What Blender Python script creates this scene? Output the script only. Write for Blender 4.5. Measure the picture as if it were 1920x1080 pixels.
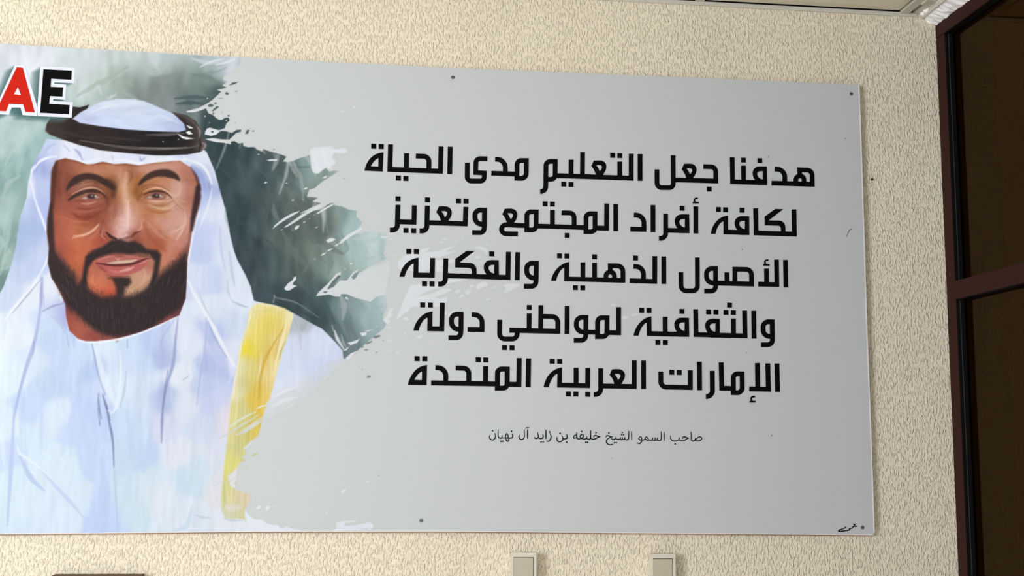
import bpy, math, random
import numpy as np
from mathutils import Vector, Matrix
from mathutils.geometry import tessellate_polygon

# ---------------------------------------------------------------- camera
for o in list(bpy.data.objects):
    bpy.data.objects.remove(o)
SC = bpy.context.scene
COL = SC.collection
F_PX, PITCH, ROLL, YAW = 2098.1, 0.134725, 0.010765, -0.108149
DIST, EYE = 3.2, 1.65                       # metres from the wall, height above the floor
CAM = np.array([0.0, -DIST, EYE])
_cy, _sy = math.cos(YAW), math.sin(YAW)
_w = np.array([-_sy * math.cos(PITCH), _cy * math.cos(PITCH), math.sin(PITCH)])
_r0 = np.array([_cy, _sy, 0.0])
_u0 = np.cross(_r0, _w)
_r = math.cos(ROLL) * _r0 + math.sin(ROLL) * _u0
_u = -math.sin(ROLL) * _r0 + math.cos(ROLL) * _u0
cam_data = bpy.data.cameras.new('camera')
cam_data.sensor_width = 36.0
cam_data.lens = F_PX / 1920 * 36.0
cam_data.clip_start = 0.05
cam = bpy.data.objects.new('camera', cam_data)
COL.objects.link(cam)
cam.matrix_world = Matrix(((_r[0], _u[0], -_w[0], CAM[0]), (_r[1], _u[1], -_w[1], CAM[1]),
                           (_r[2], _u[2], -_w[2], CAM[2]), (0, 0, 0, 1)))
SC.camera = cam

# ---------------------------------------------------------------- light
SC.view_settings.view_transform = 'Standard'
SC.view_settings.look = 'None'
SC.view_settings.gamma = 1.0
SC.view_settings.use_curve_mapping = False
SC.view_settings.exposure = 0.0
world = bpy.data.worlds.new('daylight')
SC.world = world
world.use_nodes = True
wb = world.node_tree.nodes['Background']
wb.inputs[0].default_value = (0.93, 0.97, 1.0, 1)
wb.inputs[1].default_value = 0.05


def area(name, loc, target, sx, sy, power, color):
    l = bpy.data.lights.new(name, 'AREA')
    l.shape = 'RECTANGLE'
    l.size, l.size_y, l.energy, l.color = sx, sy, power, color
    o = bpy.data.objects.new(name, l)
    COL.objects.link(o)
    o.location = loc
    o.rotation_euler = (Vector(target) - Vector(loc)).to_track_quat('-Z', 'Y').to_euler()
    return o


DAY = (0.93, 0.975, 1.06)
area('daylight_left', (-4.9, -4.8, 2.15), (0.0, 0.0, 1.9), 2.0, 2.0, 325, DAY)
area('fill_front', (-0.5, -6.0, 2.15), (0.0, 0.0, 1.9), 4.0, 2.4, 72, DAY)  # added fill that evens out the wall, no known source there
area('fill_right', (3.2, -6.0, 2.15), (0.0, 0.0, 1.9), 3.0, 2.4, 400, DAY)  # added fill, placed to shape the falloff towards the right corner

# ---------------------------------------------------------------- helpers


def ray(px, py):
    return (px - 960) / F_PX * _r - (py - 540) / F_PX * _u + _w


def on_y(px, py, y=0.0):
    v = ray(px, py)
    t = (y + DIST) / v[1]
    return CAM[0] + v[0] * t, CAM[2] + v[2] * t


def on_x(px, py, x):
    v = ray(px, py)
    t = (x - CAM[0]) / v[0]
    return CAM[1] + v[1] * t, CAM[2] + v[2] * t


def on_z(px, py, z):
    v = ray(px, py)
    t = (z - CAM[2]) / v[2]
    return CAM[0] + v[0] * t, CAM[1] + v[1] * t


def lin(c):
    c = np.asarray(c, dtype=float) / 255.0
    return np.where(c <= 0.04045, c / 12.92, ((c + 0.055) / 1.055) ** 2.4)


def mesh_obj(name, verts, faces, mat, parent=None, smooth=False):
    me = bpy.data.meshes.new(name)
    me.from_pydata([tuple(v) for v in verts], [], [tuple(f) for f in faces])
    me.validate()
    if mat:
        me.materials.append(mat)
    if smooth:
        for p in me.polygons:
            p.use_smooth = True
    o = bpy.data.objects.new(name, me)
    COL.objects.link(o)
    if parent:
        o.parent = parent
    return o


class MB:
    def __init__(self):
        self.v, self.f = [], []

    def box(self, x0, x1, y0, y1, z0, z1):
        n = len(self.v)
        self.v += [(x0, y0, z0), (x1, y0, z0), (x1, y1, z0), (x0, y1, z0),
                   (x0, y0, z1), (x1, y0, z1), (x1, y1, z1), (x0, y1, z1)]
        self.f += [(n, n + 3, n + 2, n + 1), (n + 4, n + 5, n + 6, n + 7), (n, n + 1, n + 5, n + 4),
                   (n + 1, n + 2, n + 6, n + 5), (n + 2, n + 3, n + 7, n + 6), (n + 3, n, n + 4, n + 7)]
        return self

    def disc(self, cx, cz, y0, y1, r, n=20, dome=0.0):
        b = len(self.v)
        for i in range(n):
            a = 2 * math.pi * i / n
            self.v.append((cx + r * math.cos(a), y0, cz + r * math.sin(a)))
        for i in range(n):
            a = 2 * math.pi * i / n
            self.v.append((cx + .8 * r * math.cos(a), y1, cz + .8 * r * math.sin(a)))
        self.v.append((cx, y1 - dome, cz))
        for i in range(n):
            j = (i + 1) % n
            self.f.append((b + i, b + j, b + n + j, b + n + i))
            self.f.append((b + n + i, b + n + j, b + 2 * n))
        return self

    def build(self, name, mat, parent=None, bevel=0.0):
        o = mesh_obj(name, self.v, self.f, mat, parent)
        if bevel:
            m = o.modifiers.new('bevel', 'BEVEL')
            m.width, m.segments = bevel, 2
        return o


def tag(o, label=None, cat=None, group=None, kind=None):
    if label: o['label'] = label
    if cat: o['category'] = cat
    if group: o['group'] = group
    if kind: o['kind'] = kind
    return o


def empty(name, loc):
    o = bpy.data.objects.new(name, None)
    o.location = loc
    o.empty_display_size = 0.05
    COL.objects.link(o)
    return o


def keep_place(o):          # geometry is written in world metres; children keep it under a moved parent
    o.matrix_parent_inverse = Matrix.Translation(-Vector(o.parent.location))
    return o


def material(name, color, rough=0.6, spec=0.4, metal=0.0, noise=0.06, nscale=40.0, bump=0.0, bscale=200.0):
    m = bpy.data.materials.new(name)
    m.use_nodes = True
    nt = m.node_tree
    b = nt.nodes['Principled BSDF']
    b.inputs['Roughness'].default_value = rough
    b.inputs['Specular IOR Level'].default_value = spec
    b.inputs['Metallic'].default_value = metal
    tc = nt.nodes.new('ShaderNodeTexCoord')
    nz = nt.nodes.new('ShaderNodeTexNoise')
    nz.inputs['Scale'].default_value = nscale
    nz.inputs['Detail'].default_value = 4
    nt.links.new(tc.outputs['Object'], nz.inputs['Vector'])
    mx = nt.nodes.new('ShaderNodeMix')
    mx.data_type = 'RGBA'
    c = lin(color)
    mx.inputs[6].default_value = (*np.clip(c * (1 - noise), 0, 1), 1)
    mx.inputs[7].default_value = (*np.clip(c * (1 + noise), 0, 1), 1)
    nt.links.new(nz.outputs['Fac'], mx.inputs[0])
    nt.links.new(mx.outputs[2], b.inputs['Base Color'])
    if bump:
        n2 = nt.nodes.new('ShaderNodeTexNoise')
        n2.inputs['Scale'].default_value = bscale
        nt.links.new(tc.outputs['Object'], n2.inputs['Vector'])
        bp = nt.nodes.new('ShaderNodeBump')
        bp.inputs['Strength'].default_value = bump
        bp.inputs['Distance'].default_value = 0.003
        nt.links.new(n2.outputs['Fac'], bp.inputs['Height'])
        nt.links.new(bp.outputs['Normal'], b.inputs['Normal'])
    return m


def stucco_material():
    m = bpy.data.materials.new('cream_stucco')
    m.use_nodes = True
    nt = m.node_tree
    N, L = nt.nodes.new, nt.links.new
    b = nt.nodes['Principled BSDF']
    b.inputs['Roughness'].default_value = 0.75
    b.inputs['Specular IOR Level'].default_value = 0.25
    tc = N('ShaderNodeTexCoord')
    # scratched worm grooves, stretched up the wall
    mp = N('ShaderNodeMapping')
    mp.inputs['Scale'].default_value = (1.0, 1.0, 0.42)
    L(tc.outputs['Object'], mp.inputs['Vector'])
    n1 = N('ShaderNodeTexNoise')
    n1.inputs['Scale'].default_value = 170
    n1.inputs['Detail'].default_value = 2.5
    n1.inputs['Roughness'].default_value = 0.55
    n1.inputs['Distortion'].default_value = 0.25
    L(mp.outputs['Vector'], n1.inputs['Vector'])
    r1 = N('ShaderNodeValToRGB')
    r1.color_ramp.elements[0].position = 0.48
    r1.color_ramp.elements[1].position = 0.70
    L(n1.outputs['Fac'], r1.inputs['Fac'])
    n2 = N('ShaderNodeTexNoise')
    n2.inputs['Scale'].default_value = 260
    n2.inputs['Detail'].default_value = 3
    L(tc.outputs['Object'], n2.inputs['Vector'])
    ad = N('ShaderNodeMath')
    ad.operation = 'MULTIPLY_ADD'
    ad.inputs[1].default_value = 0.28
    L(n2.outputs['Fac'], ad.inputs[0])
    L(r1.outputs['Color'], ad.inputs[2])
    bp = N('ShaderNodeBump')
    bp.inputs['Strength'].default_value = 1.0
    bp.inputs['Distance'].default_value = 0.0031
    L(ad.outputs[0], bp.inputs['Height'])
    L(bp.outputs['Normal'], b.inputs['Normal'])
    # soft stains
    n3 = N('ShaderNodeTexNoise')
    n3.inputs['Scale'].default_value = 3.5
    n3.inputs['Detail'].default_value = 5
    L(tc.outputs['Object'], n3.inputs['Vector'])
    mx = N('ShaderNodeMix')
    mx.data_type = 'RGBA'
    mx.inputs[6].default_value = (*lin((226, 213, 187)), 1)
    mx.inputs[7].default_value = (*lin((236, 225, 202)), 1)
    L(n3.outputs['Fac'], mx.inputs[0])
    L(mx.outputs[2], b.inputs['Base Color'])
    return m


M_WALL = stucco_material()
M_CEIL = material('ceiling_metal', (236, 230, 210), 0.5, 0.4, noise=0.03, nscale=6)
M_TRIM = material('trim_metal', (208, 203, 188), 0.45, 0.4, noise=0.03, nscale=12)
M_FLOOR = material('floor_tile', (205, 200, 190), 0.45, noise=0.08, nscale=8)
M_PLASTER = material('white_plaster', (246, 243, 242), 0.9, 0.2, noise=0.08, nscale=60, bump=1.0, bscale=90)
M_FRAME = material('brown_aluminium', (50, 22, 17), 0.55, 0.1, noise=0.12, nscale=60)
M_BLACK = material('black_gasket_and_gap_shade', (8, 7, 7), 0.6, 0.15, noise=0.1)
M_BEAD = material('grey_bead', (58, 56, 55), 0.5, 0.2)
M_SWITCH = material('aged_white_plastic', (212, 203, 188), 0.45, 0.3, noise=0.05, nscale=90)
M_FLAP = material('greyed_plastic', (190, 182, 164), 0.4, 0.5, noise=0.07, nscale=120)
M_ROCKER = material('rocker_plastic', (186, 175, 154), 0.4, 0.3, noise=0.06)
M_SEAM = material('dark_seam', (60, 54, 46), 0.8, 0.2)
M_PANEL = material('printed_grey_panel', (191, 194, 193), 0.4, 0.12, noise=0.008, nscale=3)
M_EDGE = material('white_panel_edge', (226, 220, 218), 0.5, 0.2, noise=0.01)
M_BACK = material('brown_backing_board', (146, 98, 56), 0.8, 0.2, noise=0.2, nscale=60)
M_INK = material('black_ink', (9, 8, 8), 0.5, 0.04, noise=0.1)
M_CAPTION = material('caption_ink', (22, 24, 26), 0.5, 0.04, noise=0.1)
M_RED = material('red_ink', (190, 30, 12), 0.4, 0.08, noise=0.03)
M_WHITE = material('white_ink', (214, 216, 226), 0.4, 0.1, noise=0.01)
M_SCREW = material('grey_screw_metal', (120, 122, 120), 0.4, 0.5, metal=0.6, noise=0.15, nscale=400)
M_SLOT = material('dark_screw_slot', (40, 40, 40), 0.7, 0.2)
M_NAIL = material('rusty_nail', (52, 44, 26), 0.6, 0.4, noise=0.2, nscale=300)
M_NOTICE = material('dark_brown_wood', (84, 58, 40), 0.6, 0.3, noise=0.2, nscale=40)


def wood_material(c0, c1, name):
    m = bpy.data.materials.new(name)
    m.use_nodes = True
    nt = m.node_tree
    N, L = nt.nodes.new, nt.links.new
    b = nt.nodes['Principled BSDF']
    b.inputs['Roughness'].default_value = 0.6
    tc = N('ShaderNodeTexCoord')
    mp = N('ShaderNodeMapping')
    mp.inputs['Scale'].default_value = (14, 14, 1.2)
    L(tc.outputs['Object'], mp.inputs['Vector'])
    n1 = N('ShaderNodeTexNoise')
    n1.inputs['Scale'].default_value = 3
    n1.inputs['Detail'].default_value = 6
    L(mp.outputs['Vector'], n1.inputs['Vector'])
    mx = N('ShaderNodeMix')
    mx.data_type = 'RGBA'
    mx.inputs[6].default_value = (*lin(c0), 1)
    mx.inputs[7].default_value = (*lin(c1), 1)
    L(n1.outputs['Fac'], mx.inputs[0])
    L(mx.outputs[2], b.inputs['Base Color'])
    return m


M_BOARD = wood_material((38, 29, 10), (88, 68, 28), 'brown_board')
M_BOARD2 = wood_material((52, 34, 6), (98, 66, 14), 'amber_board')


def glass_material():
    m = bpy.data.materials.new('tinted_glass')
    m.use_nodes = True
    nt = m.node_tree
    N, L = nt.nodes.new, nt.links.new
    nt.nodes.remove(nt.nodes['Principled BSDF'])
    out = nt.nodes['Material Output']
    tr = N('ShaderNodeBsdfTransparent')
    tr.inputs[0].default_value = (0.56, 0.46, 0.28, 1)
    gl = N('ShaderNodeBsdfGlossy')
    gl.inputs['Roughness'].default_value = 0.03
    gl.inputs['Color'].default_value = (0.9, 0.9, 0.9, 1)
    fr = N('ShaderNodeFresnel')
    fr.inputs['IOR'].default_value = 1.45
    mu = N('ShaderNodeMath')
    mu.operation = 'MULTIPLY'
    mu.inputs[1].default_value = 0.12
    mx = N('ShaderNodeMixShader')
    L(fr.outputs[0], mu.inputs[0])
    L(mu.outputs[0], mx.inputs[0])
    L(tr.outputs[0], mx.inputs[1])
    L(gl.outputs[0], mx.inputs[2])
    L(mx.outputs[0], out.inputs['Surface'])
    return m


M_GLASS = glass_material()

# ---------------------------------------------------------------- the room
XD = 1.6727                               # plane of the side wall
ZT = on_y(1735, 33)[1]                    # lower edge of the ceiling trim on the wall
ZC = ZT + 0.014                           # face of the ceiling
XL, YF = -3.4, -5.2


def setting(o):
    return tag(o, kind='structure')


setting(MB().box(XL, XD + 0.9, 0.0, 0.15, 0.0, ZC + 0.2).build('wall_back', M_WALL))
setting(MB().box(XL - 2.5, XD + 0.9, YF, 0.15, -0.1, 0.0).build('floor', M_FLOOR))
# metal ceiling: lay-in tiles with a stepped rim, a T-bar between two of them
b = MB()
b.box(XL, XD + 0.9, YF, 0.0, ZC + 0.06, ZC + 0.2)
for x0, x1 in ((-3.3, -2.72), (-2.68, -2.11), (-2.07, -1.50), (-1.46, -0.89), (-0.85, -0.27), (-0.23, 0.293), (0.341, 0.894), (0.937, 1.550)):
    for k in range(8):
        y1 = -0.010 - k * 0.62
        b.box(x0, x1, y1 - 0.58, y1, ZC + 0.001, ZC + 0.008)
        b.box(x0 + 0.004, x1 - 0.02, y1 - 0.54, y1 - 0.036, ZC - 0.004, ZC + 0.001)
setting(b.build('ceiling', M_CEIL))
setting(MB().box(XL, XD + 0.9, YF, -0.0012, ZC + 0.05, ZC + 0.06).box(XL, 1.6, -0.0012, -0.0002, ZC - 0.0008, ZC + 0.05).build('ceiling_gap_shade', M_BLACK))  # black sheet and strip painting in the shade of the ceiling gaps
b = MB()
b.box(XL, 1.612, -0.002, 0.0, ZT, ZC - 0.001)                 # angle trim on the back wall
b.box(XL, 1.612, -0.0055, 0.0, ZT - 0.001, ZT + 0.0005)
setting(b.build('trim_1', M_TRIM))
b = MB()
b.box(1.60, 1.628, -2.4, -0.004, ZC - 0.004, ZC + 0.008)      # angle trim along the glazed side
b.box(1.626, 1.628, -2.4, -0.004, ZT - 0.006, ZC)
b.box(1.557, 1.585, -2.4, -0.003, ZC - 0.006, ZC + 0.010)
b.box(1.585, 1.612, -0.125, -0.085, ZC - 0.010, ZC)
setting(b.build('trim_2', M_TRIM))
b = MB()
for x in (-2.70, -2.09, -1.48, -0.87, -0.25, 0.317, 0.9155):
    b.box(x - 0.0135, x + 0.0135, -4.9, -0.003, ZC - 0.002, ZC + 0.012)
setting(b.build('trim_3', M_TRIM))
setting(MB().box(XD, XD + 0.12, YF, -1.62, 0.0, ZC).build('wall_right', M_WALL))

# rough plaster fill between the glazed frame and the ceiling
rng = random.Random(5)
v, f = [], []
n = 60
ring = [(1.617, 0.016), (1.623, -0.004), (1.636, -0.016), (1.655, -0.028), (1.672, -0.036), (1.70, -0.034), (1.70, 0.02)]
for i in range(n + 1):
    y = 0.0 - i * 0.7 / n
    for (x, dz) in ring:
        k = 1.0 if x < 1.69 else 0.0
        v.append((x + k * rng.uniform(-0.0045, 0.0045), y, ZC - 0.004 + dz + k * rng.uniform(-0.004, 0.004)))
m_ = len(ring)
for i in range(n):
    for j in range(m_):
        a0, a1 = i * m_ + j, i * m_ + (j + 1) % m_
        f.append((a0, a1, a1 + m_, a0 + m_))
f.append(tuple(range(m_)))
setting(mesh_obj('trim_4', v, f, M_PLASTER))

# glazed side wall in brown aluminium
win = setting(empty('window_1', (XD, -0.8, 0.0)))
ZT1, ZT0 = 2.950, 2.906           # top rail
ZM1, ZM0 = 2.134, 2.079           # middle rail
YS = -0.0525                      # inner edge of the far stile


def wpart(mb, name, mat, bevel=0.0, kind=True):
    return keep_place(mb.build(name, mat, win, bevel))


wpart(MB().box(XD, XD + 0.030, YS, 0.0, 0.05, ZT0 - 0.0012), 'stile', M_FRAME, 0.0015)
wpart(MB().box(XD, XD + 0.055, -1.60, -1.548, 0.05, ZT0 - 0.0012), 'stile', M_FRAME, 0.0015)
wpart(MB().box(XD - 0.0005, XD + 0.030, -1.60, 0.0, ZT0, ZT1), 'rail', M_FRAME, 0.0015)
wpart(MB().box(XD, XD + 0.025, -1.548, YS - 0.0005, ZM0, ZM1), 'rail', M_FRAME, 0.0015)
wpart(MB().box(XD, XD + 0.055, -1.60, 0.0, 0.0, 0.05), 'rail', M_FRAME, 0.0015)
for z0, z1 in ((0.05, ZM0), (ZM1, ZT0)):
    g = MB()
    g.box(XD + 0.001, XD + 0.0335, YS - 0.0018, YS - 0.0002, z0, z1)
    g.box(XD + 0.002, XD + 0.044, -1.5478, -1.546, z0, z1)
    g.box(XD + 0.002, XD + 0.044, -1.546, YS - 0.0018, z1 - 0.0018, z1 - 0.0002)
    g.box(XD + 0.032, XD + 0.044, -1.546, YS - 0.0018, z0, z0 + 0.004)
    wpart(g, 'gasket', M_BLACK)
    wpart(MB().box(XD + 0.0115, XD + 0.0135, YS - 0.0026, YS - 0.0018, z0, z1 - 0.002), 'glazing_bead', M_BEAD)
    wpart(MB().box(XD + 0.026, XD + 0.0265, -1.547, YS - 0.002, z0 + 0.004, z1 - 0.002), 'pane', M_GLASS)
yj = on_x(1873, 270, XD + 0.034)[0]
wpart(MB().box(XD + 0.034, XD + 0.049, yj + 0.002, 0.06, 0.0, ZT1), 'timber_board', M_BOARD, 0.002)
wpart(MB().box(XD + 0.034, XD + 0.049, yj - 0.40, yj, 0.0, ZT1), 'timber_board', M_BOARD2, 0.002)
wpart(MB().box(XD + 0.034, XD + 0.049, yj - 1.2, yj - 0.402, 0.0, ZT1), 'timber_board', M_BOARD, 0.002)
wpart(MB().box(XD + 0.049, XD + 0.064, -1.7, 0.08, 0.0, ZT1), 'lining', M_BLACK)

# ---------------------------------------------------------------- the sign board
YP = -0.019                      # printed face
KS = 640.0                       # painting samples per metre


def bp(px, py, y=YP):
    x, z = on_y(px, py, y)
    return (x, z)


class Frame:                      # coordinates read in an enlarged crop of the photograph
    def __init__(self, ox, oy, s):
        self.ox, self.oy, self.s = ox, oy, s

    def __call__(self, pts):
        return [(self.ox + p[0] / self.s, self.oy + p[1] / self.s) + tuple(p[2:]) for p in pts]


board = tag(empty('sign_board', (0.25, 0.0, bp(800, 1003)[1])),
            'wide printed board of a painted bearded man and black Arabic lettering on cream wall',
            'sign')


def bpart(o, label=None):
    o.parent = board
    keep_place(o)
    if label:
        o['label'] = label
    return o


def outline(left_px, dt=0, db=0, dr=0):
    top = [(left_px, 81.5 + (left_px) * 0.0 - 0.058 * 0 + (-0.058) * (0 - left_px) * -1 * 0), (0, 81.5), (240, 95.6), (480, 108.8), (820, 126), (1200, 141.5), (1500, 154), (1611.5, 158.5)]
    top[0] = (left_px, 81.5 + 0.058 * left_px)
    right = [(1615.6, 270), (1625.8, 600), (1635.3, 850), (1640.2, 998)]
    bot = [(1637, 1003.6), (1380, 1001.4), (1100, 999), (820, 997), (480, 997.4), (240, 999.6), (0, 1001.8), (left_px, 1001.8 - 0.010 * left_px)]
    top = [(x, y - dt) for x, y in top]
    bot = [(x, y + db) for x, y in bot]
    right = [(x + dr, y) for x, y in right]
    return top + right + bot


def slab(name, pts, y0, y1, mat):
    n = len(pts)
    v = [(x, y1, z) for x, z in pts] + [(x, y0, z) for x, z in pts]
    f = [tuple(range(n)), tuple(range(2 * n - 1, n - 1, -1))]
    for i in range(n):
        j = (i + 1) % n
        f.append((i, i + n, j + n, j))
    return mesh_obj(name, v, f, mat)


LEFT = -230
panel = bpart(slab('panel', [bp(*p) for p in outline(LEFT)], YP + 0.004, YP, M_PANEL), 'pale grey printed panel')
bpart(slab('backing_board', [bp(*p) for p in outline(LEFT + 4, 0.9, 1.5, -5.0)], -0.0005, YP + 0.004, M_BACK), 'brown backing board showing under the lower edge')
# unprinted white margin at the right and lower edges
em = MB()


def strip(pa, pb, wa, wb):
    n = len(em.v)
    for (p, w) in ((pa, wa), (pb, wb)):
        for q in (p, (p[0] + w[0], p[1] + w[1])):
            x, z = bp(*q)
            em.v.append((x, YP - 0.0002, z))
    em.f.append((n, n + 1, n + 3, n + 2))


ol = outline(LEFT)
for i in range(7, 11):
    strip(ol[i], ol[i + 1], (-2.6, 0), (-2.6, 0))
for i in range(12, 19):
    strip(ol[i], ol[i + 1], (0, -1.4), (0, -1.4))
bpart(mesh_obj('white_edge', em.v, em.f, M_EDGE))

# screws
for (px, py) in ((849, 145), (1596, 176), (790, 976), (1617, 989)):
    x, z = bp(px, py)
    s_ = bpart(MB().disc(x, z, YP, YP - 0.0016, 0.0056, 20, 0.0006).build('screw', M_SCREW))
    k = MB().box(x - 0.0044, x + 0.0044, YP - 0.0024, YP - 0.0012, z - 0.0008, z + 0.0008).build('slot', M_SLOT, s_)
    k.matrix_parent_inverse = s_.matrix_parent_inverse.copy()
    k.matrix_parent_inverse = Matrix.Translation(-Vector(board.location)) @ Matrix.Translation(Vector(board.location))

def fillet(pts, closed=False, step=0.16):
    """Corner list (x, y[, radius]) -> polyline with rounded corners."""
    out, n = [], len(pts)
    for i, p in enumerate(pts):
        r = p[2] if len(p) > 2 else 0
        if not r or (not closed and i in (0, n - 1)):
            out.append(np.array(p[:2], float))
            continue
        a, b, c = (np.array(pts[k][:2], float) for k in ((i - 1) % n, i, (i + 1) % n))
        u, w = a - b, c - b
        lu, lw = np.linalg.norm(u), np.linalg.norm(w)
        u, w = u / lu, w / lw
        ang = math.acos(max(-1, min(1, float(u @ w))))
        t = r / math.tan(ang / 2)
        t = min(t, lu * 0.98, lw * 0.98)
        p0, p1 = b + u * t, b + w * t
        rr = t * math.tan(ang / 2)
        cen = b + (u + w) / np.linalg.norm(u + w) * rr / math.sin(ang / 2)
        a0 = math.atan2(*(p0 - cen)[::-1])
        a1 = math.atan2(*(p1 - cen)[::-1])
        da = (a1 - a0 + math.pi) % (2 * math.pi) - math.pi
        k = max(3, int(abs(da) / step))
        for j in range(k + 1):
            th = a0 + da * j / k
            out.append(cen + rr * np.array([math.cos(th), math.sin(th)]))
    return out


def offset(pl, w, closed=False):
    n = len(pl)
    L, R = [], []
    for i in range(n):
        if closed:
            a, b = pl[i] - pl[i - 1], pl[(i + 1) % n] - pl[i]
        else:
            a = pl[i] - pl[i - 1] if i else pl[1] - pl[0]
            b = pl[i + 1] - pl[i] if i < n - 1 else pl[i] - pl[i - 1]
        a, b = a / (np.linalg.norm(a) + 1e-9), b / (np.linalg.norm(b) + 1e-9)
        na, nb = np.array([-a[1], a[0]]), np.array([-b[1], b[0]])
        m = na + nb
        m = m / (m @ m / 2 + 1e-9)
        ww = (w[i] if hasattr(w, '__len__') else w) / 2
        L.append(pl[i] + m * ww)
        R.append(pl[i] - m * ww)
    return L, R


def cubic(p0, c0, c1, p1, n=14):
    P = [np.array(p, float) for p in (p0, c0, c1, p1)]
    return [tuple((1 - t) ** 3 * P[0] + 3 * t * (1 - t) ** 2 * P[1] + 3 * t * t * (1 - t) * P[2] + t ** 3 * P[3]) for t in np.linspace(0, 1, n)]


def catmull(pts, n=6):
    P = [np.array(p, float) for p in pts]
    P = [2 * P[0] - P[1]] + P + [2 * P[-1] - P[-2]]
    out = []
    for i in range(1, len(P) - 2):
        for t in np.linspace(0, 1, n, endpoint=False):
            a, b, c, d = P[i - 1:i + 3]
            out.append(0.5 * (2 * b + (c - a) * t + (2 * a - 5 * b + 4 * c - d) * t * t + (3 * b - a - 3 * c + d) * t ** 3))
    out.append(P[-2])
    return out



# ---------------------------------------------------------------- the painted portrait
# painted stroke by stroke into the colours of a fine mesh lying on the printed face
_c = [bp(-230, 66), bp(1262, 160), bp(-230, 1006), bp(1262, 1000)]
U0, U1 = min(c[0] for c in _c), max(c[0] for c in _c)
V1, V0 = max(c[1] for c in _c), min(c[1] for c in _c)
NW, NH = int((U1 - U0) * KS), int((V1 - V0) * KS)
IMG = np.zeros((NH, NW, 3), np.float32) + np.array((210, 213, 212), np.float32)
ALPHA = np.zeros((NH, NW), np.float32)
nrg = np.random.default_rng(11)


def uv(pts):
    out = []
    for p in pts:
        x, z = bp(p[0], p[1])
        out.append(((x - U0) * KS, (V1 - z) * KS))
    return np.array(out, np.float64)


def window(P, pad):
    x0, x1 = int(max(0, P[:, 0].min() - pad)), int(min(NW, P[:, 0].max() + pad + 2))
    y0, y1 = int(max(0, P[:, 1].min() - pad)), int(min(NH, P[:, 1].max() + pad + 2))
    if x1 <= x0 or y1 <= y0:
        return None
    gy, gx = np.mgrid[y0:y1, x0:x1].astype(np.float32)
    return (slice(y0, y1), slice(x0, x1)), gx + 0.5, gy + 0.5


def smooth_closed(pts, n=4):
    P = [np.array(p[:2], float) for p in pts]
    out = []
    k = len(P)
    for i in range(k):
        a, b, c, d = P[i - 1], P[i], P[(i + 1) % k], P[(i + 2) % k]
        for t in np.linspace(0, 1, n, endpoint=False):
            out.append(0.5 * (2 * b + (c - a) * t + (2 * a - 5 * b + 4 * c - d) * t * t + (3 * b - a - 3 * c + d) * t ** 3))
    return out


def mask(pts, feather=1.2, smooth=False):
    if smooth:
        pts = smooth_closed(pts)
    P = uv(pts).astype(np.float32)
    w = window(P, feather + 2)
    if w is None:
        return None
    sl, gx, gy = w
    d2 = np.full(gx.shape, 1e9, np.float32)
    ins = np.zeros(gx.shape, bool)
    n = len(P)
    for i in range(n):
        (x0, y0), (x1, y1) = P[i], P[(i + 1) % n]
        dx, dy = x1 - x0, y1 - y0
        L = dx * dx + dy * dy + 1e-9
        t = np.clip(((gx - x0) * dx + (gy - y0) * dy) / L, 0, 1)
        d2 = np.minimum(d2, (gx - x0 - t * dx) ** 2 + (gy - y0 - t * dy) ** 2)
        if y0 != y1:
            c = (gy < y0) != (gy < y1)
            ins ^= c & (gx < x0 + (gy - y0) * dx / dy)
    sd = np.sqrt(d2) * np.where(ins, 1, -1)
    return sl, np.clip(0.5 + sd / feather, 0, 1)


def put(sl, a, col):
    IMG[sl] = IMG[sl] * (1 - a[..., None]) + np.asarray(col, np.float32) * a[..., None]


def fill(pts, col, feather=1.2, alpha=1.0, smooth=False, cover=None, clip=None):
    m = mask(pts, feather, smooth)
    if m is None:
        return
    sl, a = m
    if clip is not None:
        a = a * clip[sl]
    put(sl, a * alpha, col)
    if cover is not None:
        if cover:
            ALPHA[sl] = np.maximum(ALPHA[sl], a * cover)
        else:
            ALPHA[sl] *= 1 - a


def stroke(pts, w, col, alpha=1.0, feather=1.5, curve=True, taper=True):
    """Soft brush stroke; w is one width or (start, middle, end) in photograph pixels."""
    pl = catmull(pts, 5) if curve and len(pts) > 2 else [np.array(p, float) for p in pts]
    P = uv(pl).astype(np.float32)
    n = len(P)
    if not hasattr(w, '__len__'):
        w = (w * 0.35, w, w * 0.35) if taper else (w, w, w)
    ws = np.interp(np.linspace(0, 1, n), np.linspace(0, 1, len(w)), w)
    win_ = window(P, max(w) + feather + 2)
    if win_ is None:
        return
    sl, gx, gy = win_
    a = np.zeros(gx.shape, np.float32)
    for i in range(n - 1):
        (x0, y0), (x1, y1) = P[i], P[i + 1]
        dx, dy = x1 - x0, y1 - y0
        L = dx * dx + dy * dy + 1e-9
        t = np.clip(((gx - x0) * dx + (gy - y0) * dy) / L, 0, 1)
        d = np.sqrt((gx - x0 - t * dx) ** 2 + (gy - y0 - t * dy) ** 2)
        h = (ws[i] * (1 - t) + ws[i + 1] * t) / 2
        a = np.maximum(a, np.clip(0.5 + (h - d) / feather, 0, 1))
    put(sl, a * alpha, col)


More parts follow.
